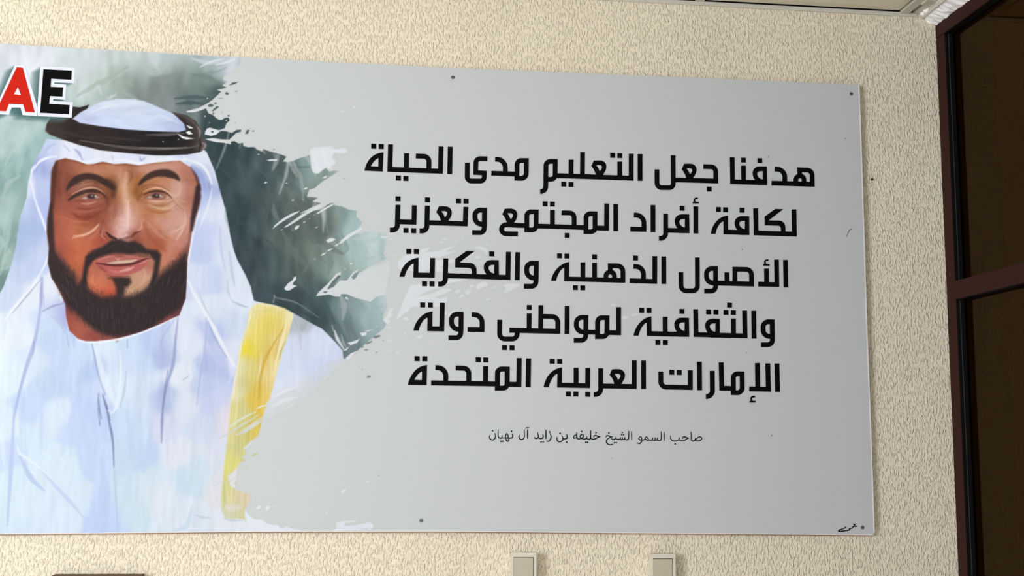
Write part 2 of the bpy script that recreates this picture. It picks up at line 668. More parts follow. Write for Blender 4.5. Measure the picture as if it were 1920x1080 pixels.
def field(pts, samples, sigma, feather=1.5, streak=0.0, grain=(9, 1.2), smooth=False, alpha=1.0, cover=None):
    """Fill a shape by blending colour samples (x, y, (r, g, b)) smoothly between them."""
    m = mask(pts, feather, smooth)
    sl, a = m
    gy, gx = np.mgrid[sl[0].start:sl[0].stop, sl[1].start:sl[1].stop].astype(np.float32)
    S = uv([(s[0], s[1]) for s in samples]).astype(np.float32)
    num = np.zeros(gx.shape + (3,), np.float32)
    den = np.full(gx.shape, 1e-12, np.float32)
    for (x, y), s in zip(S, samples):
        d2 = (gx - x) ** 2 + (gy - y) ** 2
        k = np.exp(-d2 / (2 * sigma * sigma)) + 1e-4 / (1 + d2 / (sigma * sigma)) ** 2
        num += k[..., None] * np.array(s[2], np.float32)
        den += k
    c = num / den[..., None]
    if streak:
        c = c + streak * noise(gx.shape, *grain)[..., None]
    put(sl, a * alpha, c)
    if cover is not None:
        ALPHA[sl] = np.maximum(ALPHA[sl], a * cover)


def noise(shape, ky, kx):
    """Smooth unit noise; larger ky gives streaks that run up and down."""
    r = nrg.standard_normal(shape).astype(np.float32)
    for ax, k in ((0, ky), (1, kx)):
        k = max(1, int(k))
        for _ in range(2):
            c = np.cumsum(np.pad(r, [(k, k) if i == ax else (0, 0) for i in range(2)], mode='reflect'), axis=ax)
            hi = [slice(None)] * 2
            lo = [slice(None)] * 2
            hi[ax], lo[ax] = slice(2 * k, None), slice(0, -2 * k)
            r = (c[tuple(hi)] - c[tuple(lo)]) / (2 * k)
            n = shape[ax]
            r = r[:n] if ax == 0 else r[:, :n]
    return r / (r.std() + 1e-9)


A1, A2, A3, A4 = Frame(0, 60, 4), Frame(0, 270, 4), Frame(0, 520, 4), Frame(0, 760, 4)
B5, B6, B7, B8 = Frame(340, 60, 4), Frame(340, 300, 4), Frame(340, 500, 4), Frame(340, 740, 4)
T3 = Frame(660, 440, 4.154)
GREY = (210, 213, 212)
PAPER = (228, 230, 236)


def fs(F, rows):
    return [F([(x, y)])[0] + (c,) for x, y, c in rows]


# ---- backdrop of loose teal and grey brushwork
bg_edge = ([(-228, 67), (0, 81), (120, 88), (240, 95.5), (340, 101.5), (452, 107)]
           + B5([(440, 245), (400, 265), (365, 310), (315, 340), (320, 365), (347, 370), (310, 400), (345, 418), (300, 428), (268, 432), (300, 448), (240, 505), (205, 530),
                 (130, 570), (40, 595), (45, 601), (100, 600), (150, 585), (185, 570), (205, 610), (240, 622), (262, 645), (300, 660), (325, 645), (352, 640), (366, 660), (340, 685), (325, 722),
                 (280, 738), (215, 718), (183, 742), (190, 770), (225, 778), (262, 765), (300, 740), (340, 745), (380, 756), (410, 735), (448, 730), (450, 748), (410, 760), (385, 785),
                 (360, 808), (300, 806), (235, 796), (185, 803), (270, 822), (370, 840), (372, 822), (400, 818), (430, 836), (462, 830), (466, 855), (500, 864), (550, 861), (570, 882), (605, 895),
                 (615, 877), (650, 890), (700, 903), (760, 922), (790, 935), (764, 970), (800, 976), (835, 968), (880, 948), (962, 922), (975, 1000)])
           + B6([(985, 90), (1020, 105), (1060, 75), (1085, 60), (1110, 85), (1150, 78), (1185, 84), (1150, 105), (1060, 160), (1000, 212), (960, 222), (942, 275), (1030, 280), (985, 312), (1055, 322), (1000, 345), (890, 400),
                 (1040, 370), (1110, 325), (1160, 318), (1150, 340), (1200, 345), (1260, 372), (1318, 380), (1312, 425), (1358, 468), (1335, 512), (1285, 545), (1225, 580), (1185, 625), (1215, 618),
                 (1260, 580), (1300, 556), (1400, 536), (1530, 550), (1566, 600), (1530, 650), (1515, 700), (1545, 740), (1480, 772), (1400, 810), (1330, 850), (1300, 900), (1275, 885), (1240, 905), (1190, 905), (1140, 955), (1095, 968),
                 (1140, 915), (1190, 860), (1195, 840), (1160, 855), (1100, 930), (1030, 995), (1015, 1020), (1110, 1008), (1160, 1025), (1190, 1022), (1195, 1005), (1240, 1005), (1300, 1030), (1420, 1062), (1465, 1022), (1530, 1010)])
           + B7([(1545, 300), (1510, 380), (1542, 420), (1522, 462), (1460, 512), (1400, 565), (1340, 612), (1300, 655), (1255, 705), (1215, 690)])
           + [(600, 690), (480, 720), (300, 700), (100, 700), (-228, 700)])
bg = [(-200, 90, (214, 219, 222)), (-200, 300, (150, 176, 174)), (-200, 500, (140, 164, 162)), (-100, 200, (190, 206, 204)),
      (0, 95, (214, 219, 224)), (60, 110, (222, 226, 232)), (150, 120, (210, 218, 219)), (250, 125, (198, 209, 208)), (330, 120, (182, 194, 194)), (400, 115, (188, 201, 206)), (430, 125, (205, 212, 220)),
      (0, 160, (206, 214, 218)), (0, 225, (182, 200, 198)), (20, 260, (176, 197, 195)), (60, 300, (150, 180, 177)), (20, 330, (140, 168, 164)), (10, 400, (166, 188, 184)), (40, 400, (140, 166, 160)), (5, 480, (150, 174, 167)), (0, 530, (112, 138, 133)), (30, 440, (130, 156, 150)),
      (150, 180, (192, 206, 204)), (180, 160, (196, 208, 204)), (150, 215, (160, 182, 178)), (200, 185, (158, 176, 172)), (222, 160, (164, 177, 166)), (190, 200, (185, 198, 195)), (260, 145, (138, 152, 146)), (260, 180, (130, 140, 138)), (300, 150, (122, 133, 130)), (300, 185, (128, 137, 136)), (320, 195, (140, 147, 146)), (340, 145, (126, 142, 134)), (380, 150, (132, 150, 143)), (372, 172, (106, 123, 120)),
      (345, 190, (84, 100, 102)), (400, 180, (84, 102, 103)), (400, 210, (62, 80, 84)), (425, 235, (60, 79, 83)), (355, 205, (118, 130, 128)), (290, 125, (192, 203, 203)), (390, 130, (150, 168, 164)), (350, 165, (120, 132, 128)),
      (430, 300, (58, 77, 83)), (440, 400, (56, 75, 81)), (480, 330, (72, 93, 96)), (520, 300, (84, 100, 102)), (545, 325, (100, 114, 114)), (560, 345, (120, 139, 136)), (580, 310, (140, 166, 162)), (600, 340, (136, 152, 148)), (620, 325, (150, 172, 168)),
      (500, 400, (74, 91, 93)), (520, 430, (92, 107, 104)), (500, 370, (84, 98, 98)), (560, 430, (100, 113, 106)), (600, 420, (92, 105, 99)), (620, 400, (118, 132, 124)), (645, 390, (146, 170, 168)), (662, 412, (168, 192, 192)), (550, 380, (98, 110, 106)),
      (470, 480, (56, 73, 80)), (470, 540, (56, 73, 80)), (520, 500, (76, 93, 93)), (560, 480, (106, 122, 115)), (590, 470, (112, 126, 118)), (625, 470, (138, 153, 145)), (660, 460, (168, 188, 187)), (700, 450, (188, 207, 206)), (570, 520, (82, 97, 96)), (605, 495, (128, 147, 140)), (680, 475, (176, 196, 195)), (645, 500, (150, 170, 165)),
      (520, 560, (58, 76, 83)), (560, 560, (60, 78, 84)), (600, 560, (80, 102, 104)), (640, 575, (122, 142, 142)), (680, 590, (152, 174, 177)), (715, 575, (174, 194, 196)), (600, 605, (60, 80, 85)), (640, 615, (90, 110, 112)), (622, 645, (92, 106, 108)), (670, 625, (122, 142, 142)), (700, 615, (166, 187, 190)), (650, 650, (115, 130, 134))]
bg = [(x, y, tuple(np.array(c) * (0.92 if np.mean(c) < 115 else 1.0))) for x, y, c in bg]
field(bg_edge, bg, 15, 1.2, 5.0, (14, 5), cover=1.0)
SLB = mask(bg_edge, 1.2)
_before = IMG.copy()
rr = random.Random(3)
for i in range(620):                      # loose brush strokes that pick up the colour where they start
    x, y = rr.uniform(-210, 720), rr.uniform(85, 690)
    if x < 200:
        ang, L, W = rr.gauss(2.0, 0.5), rr.uniform(20, 70), rr.uniform(4, 14)
    elif y < 200:
        ang, L, W = rr.gauss(0.1, 0.5), rr.uniform(18, 50), rr.uniform(5, 14)
    else:
        ang, L, W = rr.gauss(1.25, 0.45), rr.uniform(25, 85), rr.uniform(4, 13)
    q = uv([(x, y)])[0]
    if not (0 <= q[0] < NW and 0 <= q[1] < NH):
        continue
    c = _before[int(q[1]), int(q[0])] + rr.uniform(-13, 15)
    ex, ey = x + math.cos(ang) * L, y + math.sin(ang) * L
    stroke([(x, y), ((x + ex) / 2 + rr.uniform(-6, 6), (y + ey) / 2 + rr.uniform(-6, 6)), (ex, ey)], W, c, rr.uniform(0.25, 0.55), 3.5)
_m = np.zeros((NH, NW), np.float32)
_m[SLB[0]] = SLB[1]
IMG[:] = IMG * _m[..., None] + np.array(GREY, np.float32) * (1 - _m[..., None])
# deliberate strokes in the backdrop
for pts, w, c, a in (
        (A1([(1310, 500), (1450, 490), (1560, 495)]), 9, (72, 90, 94), .8), (A1([(1320, 540), (1430, 530), (1540, 540)]), 8, (66, 84, 88), .8),
        (A1([(1450, 320), (1540, 335), (1640, 380)]), 12, (110, 128, 122), .6), (A1([(580, 480), (680, 420), (800, 360), (960, 260)]), 12, (160, 172, 160), .5),
        (A1([(1070, 220), (1120, 300), (1200, 300), (1250, 230)]), 12, (178, 194, 192), .6), (A1([(760, 470), (740, 410), (700, 440)]), 8, (196, 207, 207), .8),
        (A1([(1440, 200), (1560, 230), (1700, 210)]), 9, (205, 213, 222), .7), (A1([(1500, 265), (1580, 225), (1680, 200)]), 3.2, (232, 235, 240), .9), (A1([(1620, 245), (1690, 230), (1760, 205)]), 4, (232, 235, 240), .9),
        (B5([(1100, 1030), (1150, 960), (1180, 900)]), 5, (232, 234, 240), .5),
        (A2([(40, 160), (90, 60), (150, 10)]), 9, (178, 198, 195), .6), (A2([(20, 420), (60, 300), (150, 240)]), 10, (170, 190, 186), .6), (A2([(30, 840), (60, 700), (80, 560)]), 8, (172, 192, 187), .5), (A2([(5, 980), (30, 860), (60, 800)]), 7, (176, 196, 190), .5),
        (B6([(690, 330), (700, 400), (740, 470)]), 10, (112, 128, 126), .6), (B6([(480, 180), (440, 60), (420, 0)]), 10, (72, 92, 96), .6),
        (B6([(930, 560), (1000, 610), (1080, 560), (1100, 440)]), 13, (96, 110, 104), .6), (B6([(1170, 440), (1150, 560), (1180, 640)]), 9, (128, 143, 140), .6),
        (B6([(760, 540), (850, 700), (950, 800)]), 14, (100, 116, 110), .6), (B6([(1060, 640), (1120, 760), (1100, 860)]), 12, (120, 137, 128), .6),
        (B6([(1210, 560), (1240, 660), (1220, 700)]), 9, (130, 160, 158), .7), (B6([(1290, 590), (1420, 600), (1520, 580)]), 11, (186, 206, 204), .7), (B6([(1300, 660), (1340, 740), (1450, 730)]), 11, (172, 194, 194), .6),
        (B7([(690, 215), (720, 235), (860, 270), (1030, 380)]), 3.4, (130, 143, 145), .7), (B7([(700, 215), (690, 270)]), 5, (150, 156, 150), .8), (B7([(710, 265), (790, 310), (890, 380)]), 5, (44, 58, 62), .9),
        (B7([(760, 290), (860, 320), (1000, 390)]), 9, (50, 68, 72), .6),
        (B7([(1060, 230), (1100, 330), (1150, 420)]), 12, (64, 86, 90), .6), (B7([(1250, 250), (1290, 340), (1330, 420)]), 12, (140, 162, 165), .5), (B7([(1360, 400), (1420, 330), (1500, 300)]), 13, (162, 184, 187), .6),
        (B7([(1150, 480), (1170, 540), (1220, 620)]), 6, (225, 230, 234), .9), (B7([(1200, 510), (1215, 570), (1240, 610)]), 5, (150, 164, 166), .9), (B7([(1130, 440), (1140, 480)]), 4, (180, 190, 192), .8), (B7([(1180, 600), (1200, 640)]), 5, (80, 92, 96), .7)):
    stroke(pts, w, c, a, 2.5)
# ring and islands at the torn edge, dark flecks on the grey
for pts in (B5([(355, 400), (385, 378), (425, 374), (400, 392)]), B5([(325, 462), (340, 450), (358, 462), (345, 474)]), B5([(272, 502), (295, 495), (315, 500)]), B5([(400, 447), (412, 441), (426, 445)]),
            B5([(243, 533), (256, 526), (270, 534), (256, 541)]), B5([(197, 552), (215, 540), (246, 548), (232, 562), (205, 562)]), B5([(228, 590), (250, 570), (265, 556), (284, 560), (270, 575), (258, 580), (238, 597)]),
            B5([(232, 608), (245, 605), (246, 616), (236, 618)]), B5([(343, 628), (355, 620), (366, 629), (355, 635)]), B5([(298, 600), (306, 598), (304, 604)]), B5([(400, 678), (408, 676), (408, 682)]),
            B5([(220, 748), (233, 740), (246, 748), (234, 757)]), B5([(478, 764), (490, 735), (512, 734), (500, 765)]), B5([(528, 742), (540, 737), (550, 744), (538, 748)]), B5([(686, 882), (694, 878), (702, 884)]),
            B6([(1095, 965), (1130, 915), (1180, 865), (1195, 875), (1150, 925), (1108, 968)]), B6([(1060, 990), (1080, 983), (1100, 988), (1080, 998)]), B6([(1240, 902), (1252, 892), (1268, 898), (1250, 906)]), B6([(1275, 880), (1300, 850), (1330, 840), (1310, 880), (1290, 897)]),
            B6([(1490, 915), (1500, 880), (1545, 858), (1548, 875), (1520, 905)]), B6([(1210, 138), (1222, 136), (1226, 143)]), B6([(1276, 932), (1288, 930), (1288, 936)])):
    fill(pts, (78, 92, 94) if pts[0][0] < 600 else (112, 128, 130), 1.2, 0.95, cover=1.0)
for pts in (B7([(1440, 525), (1480, 512), (1495, 522), (1455, 538)]), B7([(1385, 575), (1420, 558), (1432, 564), (1395, 582)]), B7([(1335, 602), (1352, 594), (1370, 602), (1350, 609)]), B7([(1370, 625), (1388, 618), (1402, 625), (1385, 631)]),
            B7([(1456, 643), (1464, 638), (1470, 645)]), B7([(1388, 828), (1405, 815), (1424, 825), (1400, 836)]), B7([(1350, 770), (1358, 766), (1364, 772)]), B7([(1328, 752), (1334, 749), (1338, 755)]), B7([(1508, 550), (1518, 548), (1516, 554)])):
    fill(pts, (128, 135, 138), 1.2, 0.95, smooth=True, cover=1.0)

# ---- white robe and headscarf
cloth_edge = [(75, 285), (60, 312), (53, 340), (50, 370), (37, 410), (30, 460), (22, 495), (7, 537), (-14, 575), (-228, 640), (-228, 1006), (560, 1002)] + \
    B8([(920, 1030), (800, 1000), (730, 1000), (640, 965), (610, 940), (540, 930), (500, 900), (400, 700), (420, 560), (470, 420), (560, 320), (640, 200), (800, 90), (900, 40)]) + \
    B7([(900, 1000), (1000, 930), (1080, 850), (1160, 770), (1245, 700), (1215, 690), (1210, 630), (1150, 560), (1060, 470), (950, 410), (880, 370), (790, 320), (700, 290), (600, 270), (545, 255)]) + \
    A2([(1880, 1070), (1840, 980), (1780, 870), (1755, 800), (1730, 700), (1700, 540), (1690, 490), (1650, 350), (1610, 200), (1550, 60), (1500, 20), (900, 20), (350, -40)])
cl = [(-200, 700, (218, 230, 242)), (-200, 950, (218, 230, 242)), (-120, 800, (212, 224, 240)), (-60, 640, (222, 230, 242)),
      (120, 295, (230, 232, 243)), (95, 290, (198, 207, 232)), (150, 300, (222, 226, 241)), (200, 302, (226, 229, 241)), (250, 305, (222, 226, 241)), (300, 298, (226, 231, 243)), (350, 297, (214, 221, 240)), (380, 300, (226, 231, 243)),
      (75, 318, (165, 175, 220)), (90, 312, (186, 190, 225)), (80, 350, (188, 199, 232)), (70, 390, (184, 194, 232)), (62, 345, (222, 226, 242)), (50, 420, (174, 189, 222)), (60, 450, (177, 191, 226)), (40, 470, (180, 195, 222)), (70, 480, (195, 205, 232)), (30, 510, (196, 207, 231)), (20, 540, (206, 216, 236)), (82, 470, (206, 213, 236)), (45, 395, (196, 208, 230)),
      (375, 330, (160, 171, 220)), (388, 348, (166, 178, 220)), (398, 330, (226, 229, 241)), (385, 375, (194, 204, 236)), (400, 400, (221, 227, 243)), (390, 430, (204, 212, 239)), (380, 470, (197, 207, 237)), (410, 450, (215, 222, 243)), (425, 480, (221, 229, 243)), (370, 520, (215, 222, 241)), (400, 520, (204, 214, 240)), (440, 520, (223, 231, 243)), (460, 545, (223, 231, 243)), (378, 440, (198, 207, 238)), (412, 395, (226, 230, 243)), (430, 440, (222, 228, 242)),
      (100, 545, (226, 229, 239)), (95, 570, (206, 216, 236)), (118, 575, (178, 184, 225)), (80, 600, (206, 219, 239)), (60, 560, (226, 231, 241)), (40, 620, (226, 233, 242)), (20, 700, (223, 235, 243)), (60, 680, (214, 225, 241)), (10, 800, (219, 231, 241)), (100, 640, (198, 214, 238)), (120, 680, (204, 217, 241)), (90, 720, (198, 213, 236)), (60, 760, (200, 215, 241)), (150, 660, (205, 218, 240)), (180, 690, (188, 204, 235)), (190, 730, (205, 216, 241)), (170, 770, (198, 212, 243)), (100, 780, (219, 229, 241)), (140, 800, (203, 217, 243)), (60, 830, (214, 228, 241)), (110, 870, (217, 231, 241)), (180, 850, (203, 216, 243)), (200, 960, (198, 213, 243)), (130, 940, (216, 229, 242)), (40, 900, (216, 230, 241)), (25, 850, (205, 218, 242)),
      (200, 650, (219, 231, 243)), (215, 720, (219, 233, 243)), (225, 680, (211, 222, 241)), (240, 650, (204, 220, 241)), (260, 680, (204, 218, 241)), (290, 640, (194, 206, 237)), (312, 660, (178, 189, 226)), (306, 750, (182, 193, 226)), (270, 760, (211, 223, 241)), (270, 720, (215, 225, 241)), (250, 800, (204, 220, 241)), (240, 850, (206, 221, 239)), (240, 940, (209, 225, 237)), (270, 850, (198, 214, 239)), (300, 800, (216, 219, 237)), (285, 900, (214, 228, 238)),
      (340, 700, (226, 231, 241)), (330, 650, (223, 229, 241)), (360, 640, (223, 229, 243)), (345, 760, (223, 229, 241)), (330, 850, (225, 229, 239)), (300, 920, (225, 231, 241)), (350, 900, (208, 224, 237)), (340, 960, (223, 231, 241)), (400, 620, (190, 200, 236)), (395, 680, (186, 196, 233)), (380, 720, (200, 210, 237)), (400, 760, (205, 212, 239)), (420, 660, (223, 227, 243)), (400, 580, (223, 231, 243)), (430, 600, (212, 222, 241)), (450, 570, (226, 233, 245)), (445, 600, (210, 220, 239)), (380, 800, (212, 222, 239)), (400, 850, (222, 226, 238)), (380, 880, (209, 226, 237)), (420, 780, (228, 222, 232)), (415, 900, (228, 226, 232)),
      (560, 600, (190, 196, 206)), (560, 650, (216, 223, 241)), (600, 640, (219, 227, 246)), (540, 680, (216, 226, 243)), (600, 690, (212, 220, 243)), (640, 670, (214, 222, 243)), (560, 730, (223, 227, 243)), (530, 745, (226, 231, 245)), (600, 740, (210, 216, 239)), (560, 760, (212, 218, 234)), (450, 985, (228, 232, 242)), (480, 990, (232, 235, 243))]
cl = [(x, y, tuple(np.clip(np.array((213, 221, 240)) + 1.12 * (np.array(c) - np.array((213, 221, 240))) - (5, 4, 3), 90, 245))) for x, y, c in cl]
field(cloth_edge, cl, 12, 2.0, 1.8, (20, 3), cover=1.0)
_before = IMG.copy()
for i in range(420):                      # up-and-down brush marks in the cloth
    x, y = rr.uniform(-220, 440), rr.uniform(560, 985)
    q = uv([(x, y)])[0]
    c = _before[int(q[1]), int(q[0])] + rr.uniform(-9, 9)
    L = rr.uniform(25, 80)
    stroke([(x, y), (x + rr.uniform(-3, 3), y + L / 2), (x + rr.uniform(-6, 6), min(1000, y + L))], rr.uniform(3, 11), c, rr.uniform(.2, .5), 3.5)
# right shoulder fades out into the grey ground
for k in range(60):
    t = k / 59
    x, y = 480 + 175 * t, 790 - 105 * t + 14 * math.sin(3.1 * t) * t
    stroke([(x - 10, y - rr.uniform(2, 26)), (x + 16, y + 14), (x + 40, y + 46)], rr.uniform(12, 26), GREY, 0.35, 14)

# folds: dark and light strokes (photograph crops give the coordinates)
DK, MD, LT = (140, 150, 192), (176, 186, 224), (232, 236, 244)
for pts, w, c, a in (
        (A3([(310, 0), (300, 250), (260, 480), (190, 700), (130, 930), (100, 1080)]), 7, MD, .75), (A4([(110, 0), (90, 350), (75, 600), (55, 900)]), 8, (190, 203, 238), .7),
        (A3([(255, 480), (248, 580)]), 2.5, (130, 140, 180), .6), (A3([(310, 10), (200, 140), (90, 270)]), 3.0, (160, 168, 185), .7), (A3([(290, 20), (120, 210), (30, 330)]), 5, LT, .8),
        (A2([(235, 290), (265, 420), (300, 520), (345, 640), (372, 770), (350, 880), (290, 990), (230, 1075)]), 4.5, LT, .9), (A2([(255, 190), (300, 130), (370, 100), (430, 95)]), 5, LT, .85), (A2([(228, 300), (240, 200), (262, 160)]), 4, LT, .8),
        (A2([(300, 170), (280, 260), (300, 400), (350, 560)]), 10, (180, 190, 230), .5),
        (A1([(560, 880), (590, 905), (620, 960)]), 5, (160, 170, 212), .7), (A1([(480, 850), (520, 890)]), 4, (176, 186, 220), .7), (A1([(840, 930), (850, 960)]), 4, (180, 188, 222), .6), (A1([(1050, 935), (1060, 960), (1090, 940)]), 5, (170, 178, 218), .7), (A1([(330, 910), (370, 860), (420, 840)]), 6, (180, 192, 226), .6),
        (A2([(560, 110), (640, 140), (680, 130), (760, 105)]), 5, LT, .8), (A2([(820, 130), (920, 120), (1040, 145), (1120, 125)]), 5, LT, .8), (A2([(1130, 125), (1260, 110), (1400, 120)]), 5, LT, .85), (A2([(1380, 110), (1500, 150), (1560, 220), (1590, 300)]), 6, LT, .85),
        (A2([(1440, 160), (1510, 240), (1540, 330)]), 10, (160, 170, 220), .6), (A2([(1560, 290), (1575, 340)]), 6, (140, 152, 190), .6), (A2([(1500, 500), (1460, 620), (1430, 760), (1410, 900), (1402, 1010)]), 4.5, LT, .9), (A2([(1590, 340), (1560, 470), (1500, 620)]), 4, LT, .7),
        (A2([(1690, 480), (1695, 560), (1720, 640)]), 4, (170, 184, 180), .6), (A2([(1650, 620), (1660, 800), (1690, 950)]), 5, (188, 198, 228), .5), (A2([(1720, 800), (1740, 960), (1760, 1060)]), 6, (190, 204, 220), .6),
        (A3([(1410, 20), (1470, 150), (1550, 280), (1640, 450), (1720, 600), (1770, 680)]), 8, LT, .9), (A3([(1480, 80), (1530, 210), (1600, 340)]), 3, (184, 192, 214), .5), (A3([(1560, 330), (1620, 470), (1700, 600)]), 3.5, (160, 170, 208), .7), (A3([(1550, 300), (1540, 500), (1500, 760), (1475, 960)]), 3, (176, 184, 220), .7), (A3([(1545, 350), (1590, 480), (1680, 640), (1700, 760)]), 16, (186, 196, 234), .5),
        (A3([(1335, 300), (1315, 480), (1300, 640), (1255, 800), (1225, 960)]), 6, (158, 168, 208), .75), (A3([(1260, 700), (1235, 860), (1215, 1040)]), 4, (128, 138, 178), .6), (A4([(1222, 0), (1215, 120), (1212, 280)]), 5, (146, 156, 196), .75), (A3([(1320, 300), (1210, 480), (1240, 620)]), 4, (176, 184, 222), .5),
        (A3([(690, 500), (720, 640), (750, 760), (790, 880)]), 3.6, (150, 160, 196), .7), (A3([(740, 870), (740, 950), (760, 1060)]), 3, (120, 130, 170), .75), (A3([(770, 880), (795, 960), (825, 1070)]), 3.5, (112, 122, 162), .8), (A4([(800, 0), (820, 130), (845, 260), (855, 460)]), 4, (120, 130, 175), .75), (A4([(735, 20), (750, 150)]), 3, (120, 130, 170), .75), (A4([(855, 450), (870, 700), (880, 940)]), 3, (190, 198, 224), .7), (A4([(760, 400), (790, 640), (800, 940)]), 16, (196, 211, 243), .6),
        (A3([(900, 560), (905, 700), (890, 900), (850, 1010), (810, 1000)]), 5, (228, 235, 244), .7), (A3([(955, 470), (955, 530)]), 3, (150, 160, 185), .7), (A3([(720, 530), (760, 700), (820, 860), (880, 980)]), 14, (224, 234, 243), .6), (A3([(900, 980), (930, 860), (950, 700)]), 4, (178, 190, 214), .5),
        (A3([(500, 420), (515, 520)]), 3, (160, 170, 196), .6), (A3([(380, 290), (440, 330), (490, 420)]), 5, (180, 192, 222), .5), (A3([(320, 255), (400, 215), (480, 195)]), 4, (150, 156, 200), .7), (A3([(480, 210), (480, 320), (500, 400)]), 7, (178, 182, 222), .6), (A3([(330, 130), (330, 240)]), 5, (180, 184, 224), .6), (A3([(320, 0), (312, 120), (310, 220)]), 6, (166, 172, 214), .7),
        (A3([(400, 40), (440, 110), (470, 180)]), 9, (214, 220, 232), .7), (A4([(150, 380), (230, 540), (330, 640)]), 9, (192, 205, 238), .8), (A4([(300, 480), (420, 610), (560, 760), (640, 860)]), 7, (196, 210, 240), .6), (A4([(130, 300), (150, 360), (250, 430), (380, 540)]), 5, (228, 238, 244), .7), (A4([(320, 60), (310, 130)]), 5, (196, 208, 232), .5),
        (A4([(600, 60), (640, 250), (700, 380)]), 14, (198, 212, 243), .5), (A4([(960, 60), (975, 250), (985, 420)]), 12, (200, 215, 241), .6), (A4([(1140, 110), (1120, 300), (1080, 500)]), 12, (198, 214, 241), .6), (A4([(1440, 760), (1400, 900), (1310, 940)]), 10, (203, 222, 238), .6), (A4([(1460, 820), (1520, 840), (1580, 842)]), 3, (192, 202, 220), .7), (A4([(1680, 850), (1740, 862), (1820, 862)]), 3, (196, 204, 216), .8),
        (A4([(1640, 250), (1720, 210), (1790, 170)]), 4, (190, 198, 224), .4), (A3([(1370, 770), (1415, 740)]), 1.5, (150, 154, 160), .6), (B7([(410, 810), (415, 770)]), 3, (140, 140, 150), .7),
        (B7([(380, 260), (450, 290), (500, 305)]), 4, (178, 194, 206), .7), (B7([(345, 100), (350, 180), (375, 250)]), 4, (196, 208, 222), .6), (B7([(850, 400), (900, 460), (940, 420)]), 12, (176, 184, 190), .6), (B7([(870, 400), (890, 520), (900, 620)]), 5, (198, 204, 218), .6), (B7([(960, 420), (940, 500)]), 4, (200, 206, 216), .6), (B7([(830, 600), (820, 760)]), 3, (196, 204, 232), .5)):
    stroke(pts, w, np.array(c) * (0.97 if c[0] < 210 else 1.0), min(1, a * 1.2), 3.0)

# ---- headscarf crown and the black double cord
dome = A1([(530, 660), (560, 620), (660, 572), (760, 522), (880, 503), (1010, 505), (1080, 517), (1180, 560), (1290, 608), (1350, 650), (1420, 720), (1390, 750), (1150, 748), (950, 735), (750, 712), (600, 690)])
field(dome, fs(A1, [(560, 655, (178, 186, 222)), (640, 650, (188, 196, 228)), (600, 620, (212, 220, 238)), (760, 560, (208, 217, 236)), (860, 520, (214, 222, 232)), (980, 525, (214, 222, 230)), (1080, 545, (206, 216, 232)), (900, 600, (204, 216, 238)), (760, 660, (196, 208, 234)), (1000, 660, (206, 218, 240)), (1150, 600, (200, 212, 236)), (1260, 630, (200, 212, 234)), (1150, 700, (200, 212, 238)), (1300, 700, (186, 196, 228)), (1390, 720, (172, 180, 222)), (850, 690, (198, 208, 236))]), 16, 2.5, 3, (3, 7), cover=1.0)
for pts, c, a in ((A1([(680, 600), (800, 560), (900, 545)]), (226, 231, 240), .7), (A1([(820, 640), (1000, 570), (1150, 560)]), (190, 202, 226), .5), (A1([(1180, 620), (1260, 650), (1340, 690)]), (226, 231, 240), .6), (A1([(1200, 690), (1300, 680), (1370, 720)]), (176, 186, 214), .6), (A1([(800, 500), (850, 480), (870, 465)]), (200, 208, 212), .7), (A1([(820, 520), (832, 475)]), (210, 216, 220), .7)):
    stroke(pts, 5, c, a, 3)
cord = A1([(545, 560), (600, 565), (668, 545), (655, 575), (600, 605), (545, 650), (600, 682), (750, 707), (950, 732), (1150, 744), (1340, 752), (1395, 735), (1380, 690), (1330, 640), (1290, 600), (1345, 612), (1400, 625), (1470, 670), (1505, 730), (1508, 785), (1545, 812), (1552, 868), (1500, 902), (1400, 920), (1250, 926), (1150, 925), (950, 908), (750, 887), (600, 850), (450, 800), (370, 768), (340, 740), (350, 690), (385, 640), (480, 640)])
field(cord, fs(A1, [(400, 700, (50, 40, 36)), (360, 740, (64, 52, 48)), (600, 740, (40, 32, 30)), (600, 800, (48, 38, 35)), (800, 770, (42, 34, 32)), (800, 860, (44, 36, 34)), (1000, 780, (38, 32, 30)), (1000, 890, (36, 30, 28)), (1200, 810, (24, 20, 20)), (1200, 900, (32, 28, 27)), (1400, 800, (26, 22, 22)), (1400, 890, (40, 35, 33)), (1480, 760, (70, 62, 60)), (1450, 680, (60, 52, 52)), (1530, 850, (90, 82, 80)), (600, 580, (40, 32, 32)), (1000, 750, (30, 25, 28))]), 12, 2.2, 2.5, (2, 8), cover=1.0)
for pts, w, c, a in ((A1([(600, 815), (720, 830), (860, 855), (1020, 872), (1250, 878), (1420, 868), (1500, 848)]), 5.5, (104, 96, 94), .75), (A1([(1050, 868), (1250, 872), (1400, 866)]), 3, (150, 142, 140), .7),
                     (A1([(620, 805), (800, 835), (1000, 850), (1200, 855)]), 3, (22, 18, 18), .7), (A1([(1100, 772), (1250, 770), (1380, 762)]), 6, (104, 98, 100), .75), (A1([(740, 712), (900, 735), (1050, 748), (1180, 752)]), 4, (38, 32, 42), .8),
                     (A1([(760, 785), (900, 800), (1060, 815)]), 4, (66, 55, 52), .6), (A1([(430, 730), (560, 775), (700, 800)]), 5, (64, 52, 48), .5), (A1([(1310, 610), (1400, 640), (1470, 700), (1490, 770)]), 5, (98, 88, 88), .6),
                     (A1([(1480, 710), (1500, 745), (1495, 790)]), 4, (168, 158, 156), .7), (A1([(1515, 830), (1540, 850), (1520, 885)]), 5, (158, 150, 148), .7), (A1([(1500, 800), (1505, 850), (1490, 900)]), 4, (20, 16, 16), .7), (A1([(1350, 640), (1400, 690), (1440, 750)]), 5, (36, 30, 32), .7), (A1([(350, 700), (345, 745), (390, 780)]), 3, (110, 102, 104), .5)):
    stroke(pts, w, c, a, 2)
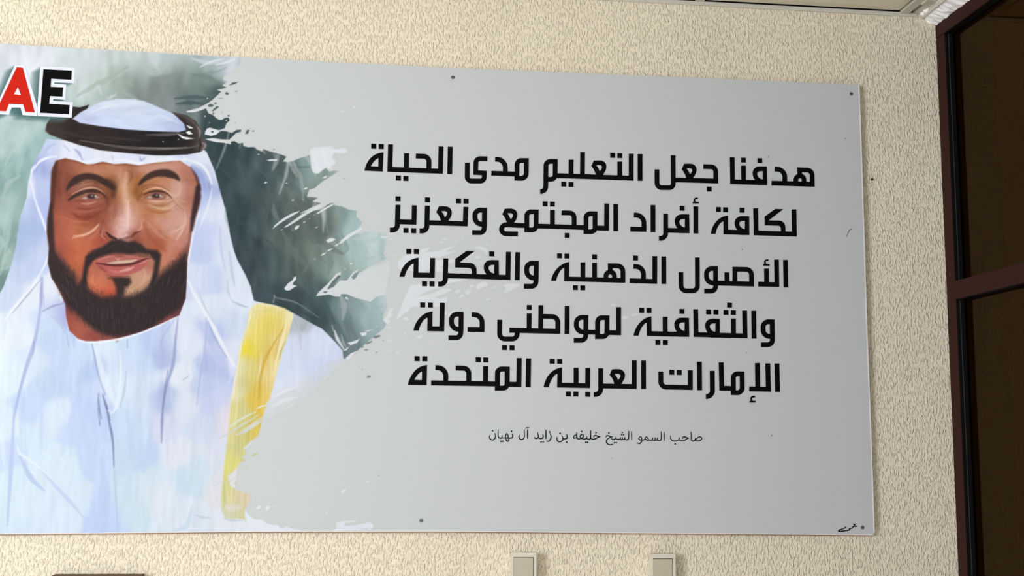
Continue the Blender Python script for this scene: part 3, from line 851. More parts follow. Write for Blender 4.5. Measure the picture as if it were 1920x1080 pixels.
for pts in (A1([(1328, 762), (1380, 785), (1455, 800), (1400, 806), (1368, 798)]), A1([(1395, 698), (1425, 708), (1452, 722), (1420, 724)]), A1([(1392, 752), (1420, 742), (1446, 765), (1415, 770)]), A1([(1332, 802), (1345, 806), (1336, 812)]), A1([(1218, 820), (1228, 822), (1222, 827)])):
    fill(pts, (238, 238, 240), 1.2)

# ---- face and neck
face = A2([(398, 175), (430, 122), (490, 106), (560, 122), (650, 152), (700, 150), (770, 134), (850, 150), (940, 146), (1040, 160), (1150, 142), (1280, 128), (1350, 124), (1420, 170), (1470, 240), (1500, 320), (1500, 450), (1465, 560), (1440, 660), (1425, 760), (1405, 860), (1402, 1000)]) + \
    A3([(1392, 160), (1345, 285), (1200, 352), (1050, 412), (900, 458), (720, 480), (640, 478), (585, 460), (520, 400), (495, 290), (490, 200), (450, 110), (385, 0)]) + A2([(362, 900), (368, 780), (352, 660), (358, 560), (376, 450), (385, 300)])
FACE = fs(A2, [(480, 170, (138, 78, 58)), (560, 170, (166, 100, 75)), (650, 185, (176, 111, 82)), (750, 200, (180, 116, 86)), (850, 200, (182, 122, 90)), (925, 215, (196, 142, 112)), (1000, 200, (172, 112, 82)), (1080, 185, (190, 135, 112)), (1180, 170, (192, 140, 120)), (1300, 165, (192, 137, 117)), (1380, 190, (180, 120, 100)), (1440, 260, (168, 104, 84)), (985, 235, (150, 92, 62)), (940, 180, (168, 108, 80)),
                (420, 250, (120, 64, 44)), (450, 350, (132, 70, 54)), (430, 450, (142, 76, 60)), (470, 450, (152, 82, 62)), (440, 300, (118, 62, 44)), (500, 260, (136, 76, 56)),
                (600, 320, (160, 104, 82)), (700, 310, (150, 92, 68)), (640, 330, (172, 122, 104)), (560, 330, (140, 82, 64)), (740, 320, (140, 82, 56)), (800, 360, (140, 80, 50)), (860, 290, (118, 70, 38)), (930, 280, (208, 165, 132)), (1000, 280, (168, 108, 58)), (900, 350, (190, 136, 96)), (840, 390, (146, 82, 48)), (880, 400, (170, 105, 68)), (990, 340, (165, 105, 60)), (1020, 330, (145, 90, 45)), (940, 330, (206, 160, 128)),
                (1150, 300, (186, 124, 88)), (1250, 290, (190, 130, 105)), (1330, 310, (198, 155, 136)), (1330, 350, (202, 158, 138)), (1200, 320, (180, 118, 84)), (1100, 320, (160, 100, 66)), (1400, 350, (180, 120, 100)), (1430, 450, (165, 104, 84)), (1380, 480, (190, 135, 116)), (1040, 400, (160, 98, 60)), (1410, 270, (176, 116, 96)),
                (650, 455, (160, 84, 72)), (720, 455, (168, 96, 82)), (600, 480, (152, 78, 58)), (560, 500, (160, 84, 62)), (580, 545, (158, 80, 56)), (660, 540, (132, 60, 40)), (740, 520, (146, 76, 50)), (760, 470, (130, 70, 50)), (800, 540, (150, 80, 55)), (500, 480, (158, 84, 64)),
                (950, 420, (214, 168, 146)), (950, 520, (222, 184, 176)), (885, 500, (180, 122, 104)), (870, 590, (204, 154, 142)), (945, 610, (226, 190, 184)), (1000, 560, (205, 160, 146)), (1040, 600, (200, 142, 126)), (800, 640, (172, 104, 90)), (780, 590, (146, 76, 58)), (920, 685, (205, 156, 148)), (1000, 690, (142, 74, 60)), (1045, 640, (176, 104, 84)), (860, 460, (160, 100, 78)), (1010, 470, (190, 132, 100)), (830, 560, (170, 104, 86)), (1070, 560, (176, 108, 76)), (1020, 520, (200, 148, 126)),
                (1150, 460, (192, 138, 108)), (1200, 495, (176, 116, 64)), (1100, 475, (182, 122, 86)), (1280, 470, (200, 155, 132)), (1100, 540, (178, 108, 70)), (1200, 560, (198, 144, 124)), (1300, 560, (198, 144, 126)), (1380, 560, (208, 162, 146)), (1150, 590, (192, 130, 105)), (1330, 500, (196, 145, 124)), (1060, 470, (176, 110, 76)),
                (480, 560, (176, 92, 66)), (550, 620, (184, 104, 72)), (620, 600, (172, 92, 60)), (700, 620, (158, 78, 52)), (480, 680, (180, 96, 70)), (600, 740, (192, 106, 75)), (700, 720, (176, 84, 58)), (450, 780, (166, 82, 66)), (520, 830, (182, 92, 60)), (600, 850, (192, 100, 64)), (560, 920, (180, 94, 58)), (640, 770, (188, 102, 70)), (730, 580, (150, 78, 54)), (760, 700, (168, 78, 58)), (430, 620, (160, 84, 64)), (680, 660, (190, 124, 96)), (440, 860, (146, 76, 70)),
                (1150, 640, (186, 116, 90)), (1250, 640, (198, 146, 128)), (1350, 640, (202, 154, 136)), (1200, 740, (170, 94, 62)), (1300, 740, (196, 132, 112)), (1380, 720, (186, 122, 106)), (1280, 840, (190, 120, 95)), (1220, 900, (192, 124, 94)), (1330, 830, (180, 106, 86)), (1250, 960, (166, 102, 84)), (1120, 690, (164, 92, 66)), (1100, 640, (174, 100, 70)), (1180, 690, (166, 88, 60)), (1400, 640, (188, 124, 108)),
                (700, 960, (176, 96, 74)), (690, 1030, (196, 108, 78)), (760, 1040, (202, 128, 98)), (1080, 990, (192, 142, 118)), (1110, 920, (176, 112, 92)), (1060, 1050, (198, 150, 120)), (800, 780, (150, 82, 66)), (1050, 800, (150, 90, 74)), (1000, 1040, (180, 126, 100)), (830, 1020, (170, 92, 66))]) + \
    fs(A3, [(720, 60, (204, 92, 60)), (800, 90, (196, 84, 54)), (1000, 60, (192, 152, 118)), (1080, 30, (198, 154, 124)), (600, 10, (168, 92, 68)), (540, 300, (162, 80, 60)), (600, 400, (166, 84, 64)), (700, 440, (150, 74, 64)), (800, 450, (150, 80, 72)), (1200, 330, (150, 80, 76)), (1330, 230, (118, 58, 68)), (900, 450, (138, 68, 60)), (510, 240, (130, 60, 60)), (640, 350, (170, 94, 76)), (1100, 390, (150, 78, 72))])
FACE = [(x, y, tuple(np.clip(125 + 1.1 * (0.90 * np.array(c) + 0.10 * np.mean(c) - 126), 8, 250))) for x, y, c in FACE]
FM = np.zeros((NH, NW), np.float32)
_f = mask(face, 2.0)
FM[_f[0]] = _f[1]
field(face, FACE, 9, 2.2, 2.2, (3, 3), cover=1.0)
_before = IMG.copy()
for i in range(260):                      # small blended dabs over the skin
    x, y = rr.uniform(100, 368), rr.uniform(300, 640)
    q = uv([(x, y)])[0]
    c = _before[int(q[1]), int(q[0])] + rr.uniform(-7, 7)
    if c[0] < 100 or c[2] > c[0] - 14:
        continue
    a = rr.uniform(0, 3.14)
    L = rr.uniform(6, 16)
    stroke([(x, y), (x + L / 2 * math.cos(a), y + L / 2 * math.sin(a)), (x + L * math.cos(a), y + L * math.sin(a))], rr.uniform(3, 7), c, .35, 3)

# shading strokes of the face: lids, bags, nose, cheeks
for pts, w, c, a, f_ in (
        (A2([(510, 420), (560, 385), (640, 352), (720, 346), (770, 372), (800, 410)]), (2, 4.5, 5, 2.5), (62, 34, 26), .85, 2), (A2([(540, 380), (600, 345), (680, 328), (740, 340), (790, 376)]), 3.4, (206, 156, 134), .75, 2), (A2([(560, 360), (630, 322), (710, 312), (780, 345)]), 2.6, (96, 56, 40), .5, 2),
        (A2([(530, 430), (590, 425), (640, 432)]), 2.6, (110, 60, 48), .6, 2), (A2([(600, 428), (680, 428), (760, 402)]), 3, (140, 78, 68), .6, 2), (A2([(610, 446), (660, 448), (720, 434)]), 4, (214, 160, 148), .6, 3), (A2([(560, 470), (620, 486), (700, 482), (770, 450)]), 4, (118, 58, 46), .55, 3), (A2([(540, 520), (600, 552), (680, 548), (760, 505)]), 8, (118, 50, 34), .6, 4), (A2([(560, 500), (640, 510), (720, 490)]), 5, (186, 108, 84), .5, 3), (A2([(470, 545), (560, 580), (660, 585)]), 5, (196, 122, 90), .45, 4),
        (A2([(780, 360), (810, 400), (800, 450)]), 6, (100, 54, 36), .6, 4), (A2([(800, 330), (830, 380), (840, 440)]), 8, (110, 60, 34), .5, 4),
        (A2([(1075, 360), (1130, 335), (1200, 332), (1262, 362), (1298, 402)]), 3.4, (226, 184, 162), .7, 2), (A2([(1080, 380), (1130, 358), (1200, 352), (1250, 372), (1290, 405)]), (2, 4, 4, 2), (72, 40, 30), .8, 2), (A2([(1040, 340), (1100, 310), (1190, 312), (1270, 350)]), 3, (130, 80, 52), .5, 3), (A2([(1085, 402), (1150, 420), (1230, 418), (1280, 408)]), 3, (150, 92, 76), .6, 2), (A2([(1120, 424), (1180, 432), (1240, 424)]), 4.5, (222, 176, 164), .7, 3),
        (A2([(1060, 420), (1110, 450), (1180, 464), (1250, 452), (1300, 425)]), 4, (150, 92, 62), .6, 3), (A2([(1110, 452), (1190, 482), (1270, 480), (1320, 440)]), 5, (216, 174, 150), .65, 3), (A2([(1080, 470), (1150, 505), (1220, 515), (1280, 495)]), 6, (162, 98, 54), .6, 4), (A2([(1300, 420), (1330, 460), (1380, 500)]), 2.4, (150, 96, 78), .5, 2), (A2([(1320, 400), (1370, 430), (1400, 440)]), 2.4, (206, 162, 142), .5, 2), (A2([(1310, 470), (1340, 500)]), 2, (140, 88, 70), .5, 2),
        (A2([(1340, 290), (1352, 330), (1330, 385), (1290, 395)]), 5, (212, 172, 152), .6, 4), (A2([(1030, 420), (1060, 380), (1075, 365)]), 4, (120, 72, 44), .6, 3),
        (A2([(945, 220), (935, 320), (945, 420), (950, 520)]), 10, (220, 176, 152), .6, 7), (A2([(962, 430), (962, 520), (958, 640)]), 5, (234, 204, 200), .65, 5), (A2([(870, 330), (860, 420), (865, 500), (850, 560)]), 9, (140, 84, 58), .5, 6), (A2([(1015, 420), (1010, 500), (1040, 570)]), 7, (190, 132, 104), .5, 5),
        (A2([(780, 570), (755, 620), (765, 680), (800, 705)]), 5, (110, 54, 42), .65, 3), (A2([(770, 640), (765, 690), (790, 712)]), 3, (212, 140, 124), .7, 2), (A2([(800, 665), (830, 695), (870, 712)]), (3, 6, 4), (52, 26, 22), .9, 2.5), (A2([(985, 700), (1010, 672), (1050, 655)]), 5, (90, 44, 36), .75, 3), (A2([(1060, 590), (1062, 625), (1035, 650)]), 4, (214, 160, 146), .6, 3), (A2([(870, 620), (920, 700), (960, 695)]), 6, (218, 176, 172), .5, 4), (A2([(900, 715), (950, 705), (990, 690)]), 4, (112, 64, 54), .7, 3), (A2([(935, 690), (950, 680)]), 5, (236, 210, 212), .7, 3),
        (A2([(555, 690), (620, 685), (690, 655), (740, 605)]), (2, 4, 5, 3), (226, 178, 152), .8, 2.5), (A2([(545, 705), (590, 695)]), 3, (232, 190, 168), .8, 2), (A2([(640, 700), (720, 660), (755, 610)]), 5, (150, 74, 52), .55, 4), (A2([(760, 600), (740, 640), (660, 740)]), 6, (206, 126, 96), .4, 5),
        (A2([(1080, 600), (1120, 690), (1190, 760), (1240, 800)]), 8, (156, 80, 52), .6, 6), (A2([(1110, 590), (1180, 670), (1250, 720)]), 6, (206, 150, 128), .5, 5), (A2([(1290, 660), (1340, 640), (1390, 590), (1388, 510)]), 4, (224, 180, 162), .7, 3), (A2([(1322, 720), (1360, 660), (1380, 620)]), 4, (228, 184, 166), .7, 3), (A2([(1425, 420), (1410, 520), (1415, 620)]), 8, (188, 126, 108), .5, 5),
        (A2([(420, 140), (400, 220), (395, 330)]), 7, (100, 50, 34), .7, 4), (A2([(440, 125), (560, 130), (650, 160)]), 4, (128, 66, 44), .6, 3), (A2([(690, 160), (770, 142), (860, 158)]), 4, (118, 60, 38), .6, 3), (A2([(870, 160), (950, 155), (1040, 168)]), 4, (120, 62, 40), .6, 3), (A2([(1060, 165), (1160, 150), (1290, 138)]), 3.5, (160, 96, 70), .6, 3), (A2([(960, 200), (985, 230), (975, 270)]), 5, (140, 84, 54), .55, 3),
        (A2([(430, 560), (410, 640), (415, 740)]), 8, (140, 70, 52), .5, 5), (A2([(560, 620), (640, 640)]), 6, (196, 122, 90), .4, 5)):
    stroke(pts, w, c, a, f_)
for pts, w, c, a, f_ in (
        (A2([(425, 135), (408, 220), (398, 340), (392, 470)]), (5, 9, 9, 6), (78, 38, 26), .85, 5), (A2([(1430, 175), (1475, 250), (1496, 340)]), (2, 5, 6), (74, 44, 40), .8, 4),
        (A2([(800, 275), (850, 320), (850, 390)]), (8, 12, 6), (74, 42, 24), .8, 7), (A2([(790, 400), (815, 440), (790, 500)]), 7, (112, 58, 38), .6, 6), (A2([(1035, 300), (1020, 360), (1040, 420)]), 9, (128, 76, 34), .6, 7),
        (A2([(515, 425), (560, 392), (620, 372)]), (2, 6, 4), (52, 34, 28), .8, 3), (A2([(560, 300), (620, 285), (700, 300)]), 6, (160, 100, 74), .5, 5), (A2([(1080, 295), (1180, 262), (1280, 275)]), 6, (188, 126, 88), .6, 5),
        (A2([(480, 200), (470, 300), (480, 400)]), 9, (150, 88, 74), .5, 7), (A2([(610, 185), (720, 200), (860, 195)]), 8, (182, 122, 94), .5, 6), (A2([(1060, 200), (1180, 165), (1320, 170)]), 8, (194, 146, 124), .5, 6),
        (A2([(985, 180), (990, 240), (960, 300)]), 5, (128, 80, 50), .45, 4), (A2([(905, 180), (900, 240), (915, 300)]), 6, (196, 140, 108), .5, 5)):
    stroke(pts, w, c, a, f_)
# eyes
for (cx, cy, rx, ry) in ((686, 390, 33, 19), (1172, 386, 31, 18)):
    fill(A2([(cx - 85, cy + 14), (cx - 45, cy - 12), (cx, cy - 24), (cx + 45, cy - 16), (cx + 78, cy + 10), (cx + 40, cy + 30), (cx, cy + 30), (cx - 45, cy + 27)]), (134, 88, 74), 3, .8, True)
    fill(A2([(cx - 72, cy + 16), (cx - 46, cy + 3), (cx - 30, cy + 18), (cx - 46, cy + 24)]), (196, 172, 162), 2.2, .8)
    fill(A2([(cx + 34, cy), (cx + 60, cy + 9), (cx + 36, cy + 18)]), (190, 164, 154), 2.2, .8)
    fill(A2([(cx + rx * math.cos(t), cy + 2 + ry * math.sin(t)) for t in np.linspace(0, 6.28, 14)[:-1]]), (62, 42, 40), 2)
    fill(A2([(cx + 5 + 9 * math.cos(t), cy - 2 + 8 * math.sin(t)) for t in np.linspace(0, 6.28, 9)[:-1]]), (150, 130, 130), 1.6, .8)
    fill(A2([(cx + 30 + 8 * math.cos(t), cy + 2 + 9 * math.sin(t)) for t in np.linspace(0, 6.28, 9)[:-1]]), (206, 186, 180), 1.6, .8)
stroke(A2([(620, 372), (680, 356), (750, 368)]), 5, (50, 28, 24), .75, 2)
stroke(A2([(1115, 366), (1175, 354), (1235, 368)]), 4, (60, 34, 28), .75, 2)
# eyebrows
for pl in (A2([(497, 352), (512, 300), (556, 246), (635, 220), (720, 228), (790, 262), (852, 312), (850, 345), (795, 318), (720, 276), (645, 268), (575, 296), (525, 330)]),
           A2([(1042, 292), (1082, 242), (1140, 206), (1210, 190), (1275, 196), (1330, 230), (1348, 272), (1290, 256), (1215, 244), (1150, 252), (1085, 282), (1045, 310)])):
    fill(pl, (50, 32, 28), 4, .93, True)
for i in range(70):
    t = i / 69
    for F0, sgn in ((((515, 330), (640, 245), (845, 320)), 1), (((1050, 295), (1200, 215), (1335, 255)), 1)):
        x = (1 - t) ** 2 * F0[0][0] + 2 * t * (1 - t) * F0[1][0] + t * t * F0[2][0] + rr.uniform(-12, 12)
        y = (1 - t) ** 2 * F0[0][1] + 2 * t * (1 - t) * (F0[1][1] - 25) + t * t * F0[2][1] + rr.uniform(-20, 20)
        stroke(A2([(x, y), (x + 22, y - 18 + 34 * t)]), 1.6, (rr.choice([(40, 26, 24), (66, 44, 36), (82, 56, 44)])), .5, 1.5, False)

# ---- beard and moustache
BE = (38, 27, 28)
beard = A2([(500, 960), (560, 1010), (585, 1060)]) + A3([(590, 45), (640, 70), (690, 110), (760, 152), (830, 148), (872, 135), (885, 110), (915, 110), (930, 148), (1000, 142), (1080, 100), (1130, 55)]) + \
    A2([(1150, 1050), (1180, 1010), (1260, 950), (1330, 895), (1395, 830), (1402, 900), (1402, 1010)]) + A3([(1400, 60), (1388, 160), (1340, 232), (1250, 292), (1150, 368), (1050, 415), (900, 440), (795, 430), (700, 382), (620, 312), (560, 252), (505, 210), (470, 130), (380, 0)]) + A2([(358, 900), (365, 800), (430, 850)])
fill(beard, (64, 42, 38), 22, .8, clip=FM)
fill(A2([(1230, 985), (1330, 880), (1402, 770), (1402, 1010)]) + A3([(1390, 100), (1150, 80)]), (66, 44, 42), 18, .7, clip=FM)
fill(A2([(400, 760), (430, 840), (520, 930), (580, 1010), (480, 1000), (380, 900)]), (66, 42, 38), 16, .7, clip=FM)
fill(beard, BE, 8, .9, clip=FM)
fill(A2([(352, 660), (358, 560), (376, 450), (392, 430), (402, 560), (404, 680), (410, 800), (440, 880), (520, 960), (480, 1000), (400, 960), (362, 890), (368, 780)]), (48, 30, 28), 5, .95)
fill(A2([(1500, 300), (1508, 400), (1470, 540), (1445, 650), (1425, 660), (1428, 560), (1450, 440), (1468, 320)]), (44, 28, 32), 5, .9)
fill(A2([(1440, 640), (1425, 740), (1405, 860), (1385, 880), (1405, 760), (1420, 660)]), (110, 70, 64), 4, .6)
fill(A2([(835, 722), (900, 712), (960, 735), (1010, 728), (1060, 752), (1100, 790), (1180, 798), (1208, 830), (1200, 900), (1182, 1000), (1150, 1070), (1120, 1060), (1150, 960), (1160, 880), (1125, 828), (1040, 815), (980, 828), (920, 822), (860, 818), (790, 832), (730, 856), (690, 890), (664, 930), (650, 1000), (655, 1075), (590, 1075), (615, 1000), (628, 920), (640, 848), (690, 800), (760, 775), (805, 745)]), BE, 6, .95, False)
fill(A2([(812, 1008), (880, 994), (975, 1002), (984, 1040), (955, 1075)]) + A3([(940, 70), (925, 125), (880, 125), (868, 60), (835, 0)]), (40, 30, 28), 6, .95)
for i in range(1500):
    x, y = rr.uniform(88, 352), rr.uniform(500, 632)
    q = uv([(x, y)])[0]
    c = IMG[int(q[1]), int(q[0])]
    if c.max() > 74:
        continue
    cx = (x - 225) / 130
    L = rr.uniform(6, 18)
    k = rr.random()
    col = (24, 17, 19) if k < .45 else (62, 48, 47) if k < .8 else (84, 70, 70) if k < .95 else (112, 98, 97)
    q = uv([(x, min(640, y + L + 1))])[0]
    if IMG[int(q[1]), int(q[0])].min() > 150:
        continue
    stroke([(x, y), (x - cx * L * .35 + rr.uniform(-1.5, 1.5), y + L)], 1.5, col, .45, 1.6, False)
for i in range(240):                      # ragged hair tips where the beard thins into the skin
    k = i % 3
    if k == 0:
        x, y, dx, dy = rr.uniform(1200, 1395), 0, rr.uniform(-14, 14), -rr.uniform(20, 60)
        y = 1010 - (x - 1150) * .62 + rr.uniform(-10, 30)
        p, q_ = A2([(x, y)])[0], A2([(x + dx, y + dy)])[0]
    elif k == 1:
        x = rr.uniform(400, 560)
        y = 850 + (x - 400) * .85 + rr.uniform(0, 40)
        p, q_ = A2([(x, y)])[0], A2([(x + rr.uniform(-8, 14), y - rr.uniform(20, 60))])[0]
    elif k == 2:
        x = rr.uniform(640, 1130)
        y = 165 - abs(x - 885) * .25 + rr.uniform(-5, 30)
        p, q_ = A3([(x, y)])[0], A3([(x + rr.uniform(-8, 8), y - rr.uniform(15, 50))])[0]
    else:
        x = rr.uniform(540, 1330)
        y = 435 - abs(x - 880) ** 2 / 1300 + rr.uniform(-30, 6)
        p, q_ = A3([(x, y)])[0], A3([(x + rr.uniform(-12, 12), y + rr.uniform(10, 34))])[0]
    stroke([p, q_], 1.8, (54, 38, 36), .34, 2.4, False)
for i in range(120):                      # moustache hairs
    x = rr.uniform(660, 1180)
    y = 745 + abs(x - 915) * .25 + rr.uniform(-15, 50)
    d = 1 if x > 915 else -1
    stroke(A2([(x, y), (x + d * rr.uniform(8, 26), y + rr.uniform(14, 34))]), 1.5, rr.choice([(30, 22, 22), (74, 58, 56), (60, 44, 42)]), .5, 1.5, False)
# mouth
fill(A2([(696, 888), (760, 856), (840, 838), (900, 848), (960, 836), (1060, 850), (1124, 860), (1060, 880), (950, 880), (820, 892)]), (176, 98, 90), 3, .9, True)
fill(A2([(800, 894), (880, 878), (1000, 868), (1030, 868), (990, 888), (900, 898), (830, 902)]), (206, 178, 158), 2.2, .95, True)
stroke(A2([(720, 892), (800, 906), (900, 912), (1000, 898), (1080, 868), (1120, 860)]), (2, 5, 5, 2), (84, 30, 32), .9, 2)
fill(A2([(715, 900), (790, 914), (900, 920), (1000, 908), (1110, 868), (1085, 922), (1010, 968), (910, 992), (835, 986), (770, 950)]), (178, 92, 86), 3, .95, True)
for pts, w, c, a in ((A2([(900, 955), (960, 942), (1000, 925)]), 6, (230, 174, 170), .7), (A2([(820, 945), (870, 960), (920, 962)]), 5, (206, 128, 122), .6), (A2([(725, 905), (760, 930), (800, 960)]), 6, (140, 58, 56), .6), (A2([(1050, 900), (1090, 880), (1115, 866)]), 4, (214, 150, 138), .6), (A2([(870, 858), (885, 866), (900, 858)]), 3.5, (228, 170, 156), .7), (A2([(740, 868), (800, 848), (850, 842)]), 3.5, (206, 136, 122), .6), (A2([(800, 985), (880, 1000), (970, 990)]), 3, (120, 60, 50), .6), (A2([(960, 842), (1040, 850)]), 3, (196, 128, 116), .5), (A2([(700, 980), (690, 1030), (720, 1060)]), 7, (214, 132, 98), .5), (A2([(1080, 940), (1090, 1000), (1060, 1050)]), 7, (210, 164, 138), .5)):
    stroke(pts, w, c, a, 3)
# collar line under the beard
stroke(A3([(580, 470), (640, 486), (760, 484), (900, 462), (1050, 420), (1200, 358), (1330, 295)]), 4, (234, 238, 244), .9, 2)

# ---- yellow cloak edge
trim_edge = B7([(548, 282), (600, 272), (700, 290), (770, 310), (835, 350), (838, 380), (800, 520), (765, 620), (720, 780), (690, 900), (660, 1000)]) + B8([(640, 60), (622, 120), (600, 225), (575, 310), (520, 350), (470, 400), (490, 440), (455, 470), (470, 490), (430, 520), (420, 550), (380, 585), (350, 610), (365, 680), (420, 720), (500, 740), (520, 770), (480, 860), (470, 935), (440, 930), (330, 930), (300, 860), (296, 780), (312, 620), (332, 450), (352, 250), (372, 40)]) + B7([(372, 980), (400, 850), (425, 680), (450, 560), (490, 430), (510, 330)])
field(trim_edge, fs(B7, [(560, 300, (236, 228, 190)), (520, 380, (232, 222, 150)), (480, 480, (234, 220, 150)), (600, 330, (232, 214, 120)), (620, 420, (232, 210, 105)), (560, 520, (234, 214, 100)), (510, 610, (232, 214, 70)), (600, 560, (230, 212, 130)), (690, 400, (228, 204, 90)), (720, 320, (228, 216, 150)), (740, 450, (226, 202, 110)), (660, 600, (222, 190, 100)), (620, 740, (220, 190, 95)), (590, 900, (222, 186, 72)), (580, 980, (224, 190, 74)), (480, 760, (216, 208, 140)), (460, 900, (208, 202, 140)), (540, 800, (222, 208, 120)), (420, 760, (236, 230, 196)), (390, 920, (238, 230, 196)), (640, 860, (232, 214, 160)), (680, 760, (236, 222, 170)), (760, 560, (232, 220, 166)), (810, 400, (240, 230, 186)), (650, 980, (236, 216, 160))]) +
      fs(B8, [(430, 120, (206, 200, 138)), (380, 150, (232, 224, 150)), (590, 40, (226, 190, 74)), (560, 250, (222, 192, 84)), (500, 300, (210, 196, 110)), (430, 250, (206, 200, 140)), (370, 300, (218, 212, 150)), (430, 380, (208, 204, 146)), (360, 520, (220, 214, 130)), (330, 720, (212, 206, 140)), (345, 780, (224, 220, 160)), (420, 800, (216, 208, 180)), (470, 760, (222, 202, 170)), (320, 880, (210, 208, 180)), (460, 900, (214, 208, 160))]), 12, 3.0, 4.0, (16, 1), cover=1.0)
for pts, w, c, a in ((B7([(535, 300), (500, 430), (455, 580), (430, 720)]), 5, (240, 236, 214), .85), (B7([(430, 700), (405, 850), (380, 1000)]), 5, (240, 228, 214), .8), (B7([(500, 420), (470, 540), (455, 600)]), 2.4, (196, 184, 140), .6), (B7([(800, 340), (780, 470), (730, 640), (690, 820)]), 5, (242, 232, 194), .85), (B7([(770, 440), (730, 560), (700, 700)]), 2.5, (206, 180, 110), .7), (B7([(760, 470), (680, 600), (620, 720), (590, 860), (580, 990)]), 6, (206, 168, 62), .7), (B7([(600, 640), (595, 740), (570, 860)]), 4, (238, 232, 200), .6), (B7([(540, 340), (640, 330), (740, 350)]), 4, (214, 204, 140), .5), (B7([(780, 560), (745, 640), (735, 700)]), 3, (120, 116, 104), .35), (B7([(500, 540), (490, 620), (520, 650)]), 9, (236, 218, 66), .6), (B7([(600, 290), (690, 295), (770, 330)]), 3.5, (236, 230, 200), .8),
                     (B8([(540, 60), (530, 180), (500, 330)]), 4, (198, 184, 100), .6), (B8([(420, 40), (400, 200), (380, 360)]), 4, (228, 220, 156), .6), (B8([(365, 420), (350, 520), (345, 580)]), 6, (226, 220, 130), .6), (B8([(320, 690), (325, 780), (320, 840)]), 4, (190, 190, 140), .6), (B8([(345, 700), (350, 780)]), 5, (226, 224, 156), .7), (B8([(425, 770), (432, 810)]), 4, (198, 196, 150), .6), (B8([(480, 750), (475, 800)]), 4, (208, 200, 140), .6), (B8([(470, 850), (465, 900), (485, 960)]), 6, (210, 208, 160), .6), (B8([(330, 840), (380, 850), (440, 845)]), 12, (222, 218, 210), .7), (B8([(480, 755), (510, 765)]), 4, (232, 200, 180), .6)):
    stroke(pts, w, c, a, 2.5)
# grey dry-brush cuts across the cloak and the hem
for pts, w, c, a in ((B8([(280, 330), (360, 290), (450, 230), (520, 190), (580, 150)]), 4, GREY, .8), (B8([(300, 300), (400, 215), (480, 165), (560, 128)]), 4.5, (222, 224, 220), .8), (B8([(410, 300), (470, 280), (560, 225), (640, 170)]), 6, GREY, .9), (B8([(450, 275), (540, 220), (620, 160)]), 5, (216, 218, 216), .8), (B8([(560, 105), (600, 88), (640, 78)]), 3, (232, 234, 238), .9), (B8([(240, 690), (290, 660), (360, 640)]), 3, (206, 212, 214), .5), (B8([(360, 650), (420, 620), (470, 610)]), 5, GREY, .6), (B8([(400, 590), (440, 585)]), 3, (196, 198, 190), .6),
                     (B8([(690, 20), (760, -20), (860, -60)]), 6, (232, 234, 240), .8), (B8([(680, 80), (780, 40), (870, 20)]), 8, (230, 233, 240), .6), (B8([(770, 110), (860, 60)]), 4, (232, 234, 240), .6), (B8([(690, 90), (740, 70)]), 4, (232, 234, 240), .7)):
    stroke(pts, w, c, a, 1.8)
for pts in (B8([(430, 262), (422, 272), (440, 266)]), B8([(555, 182), (570, 175), (590, 188), (565, 195)]), B8([(520, 455), (550, 440), (578, 440), (540, 462)]), B8([(440, 490), (470, 480), (488, 490), (455, 500)]), B8([(470, 540), (500, 536), (490, 546)]), B8([(390, 660), (420, 650), (405, 670)])):
    fill(pts, (204, 200, 150), 1.2, .9, cover=1.0)

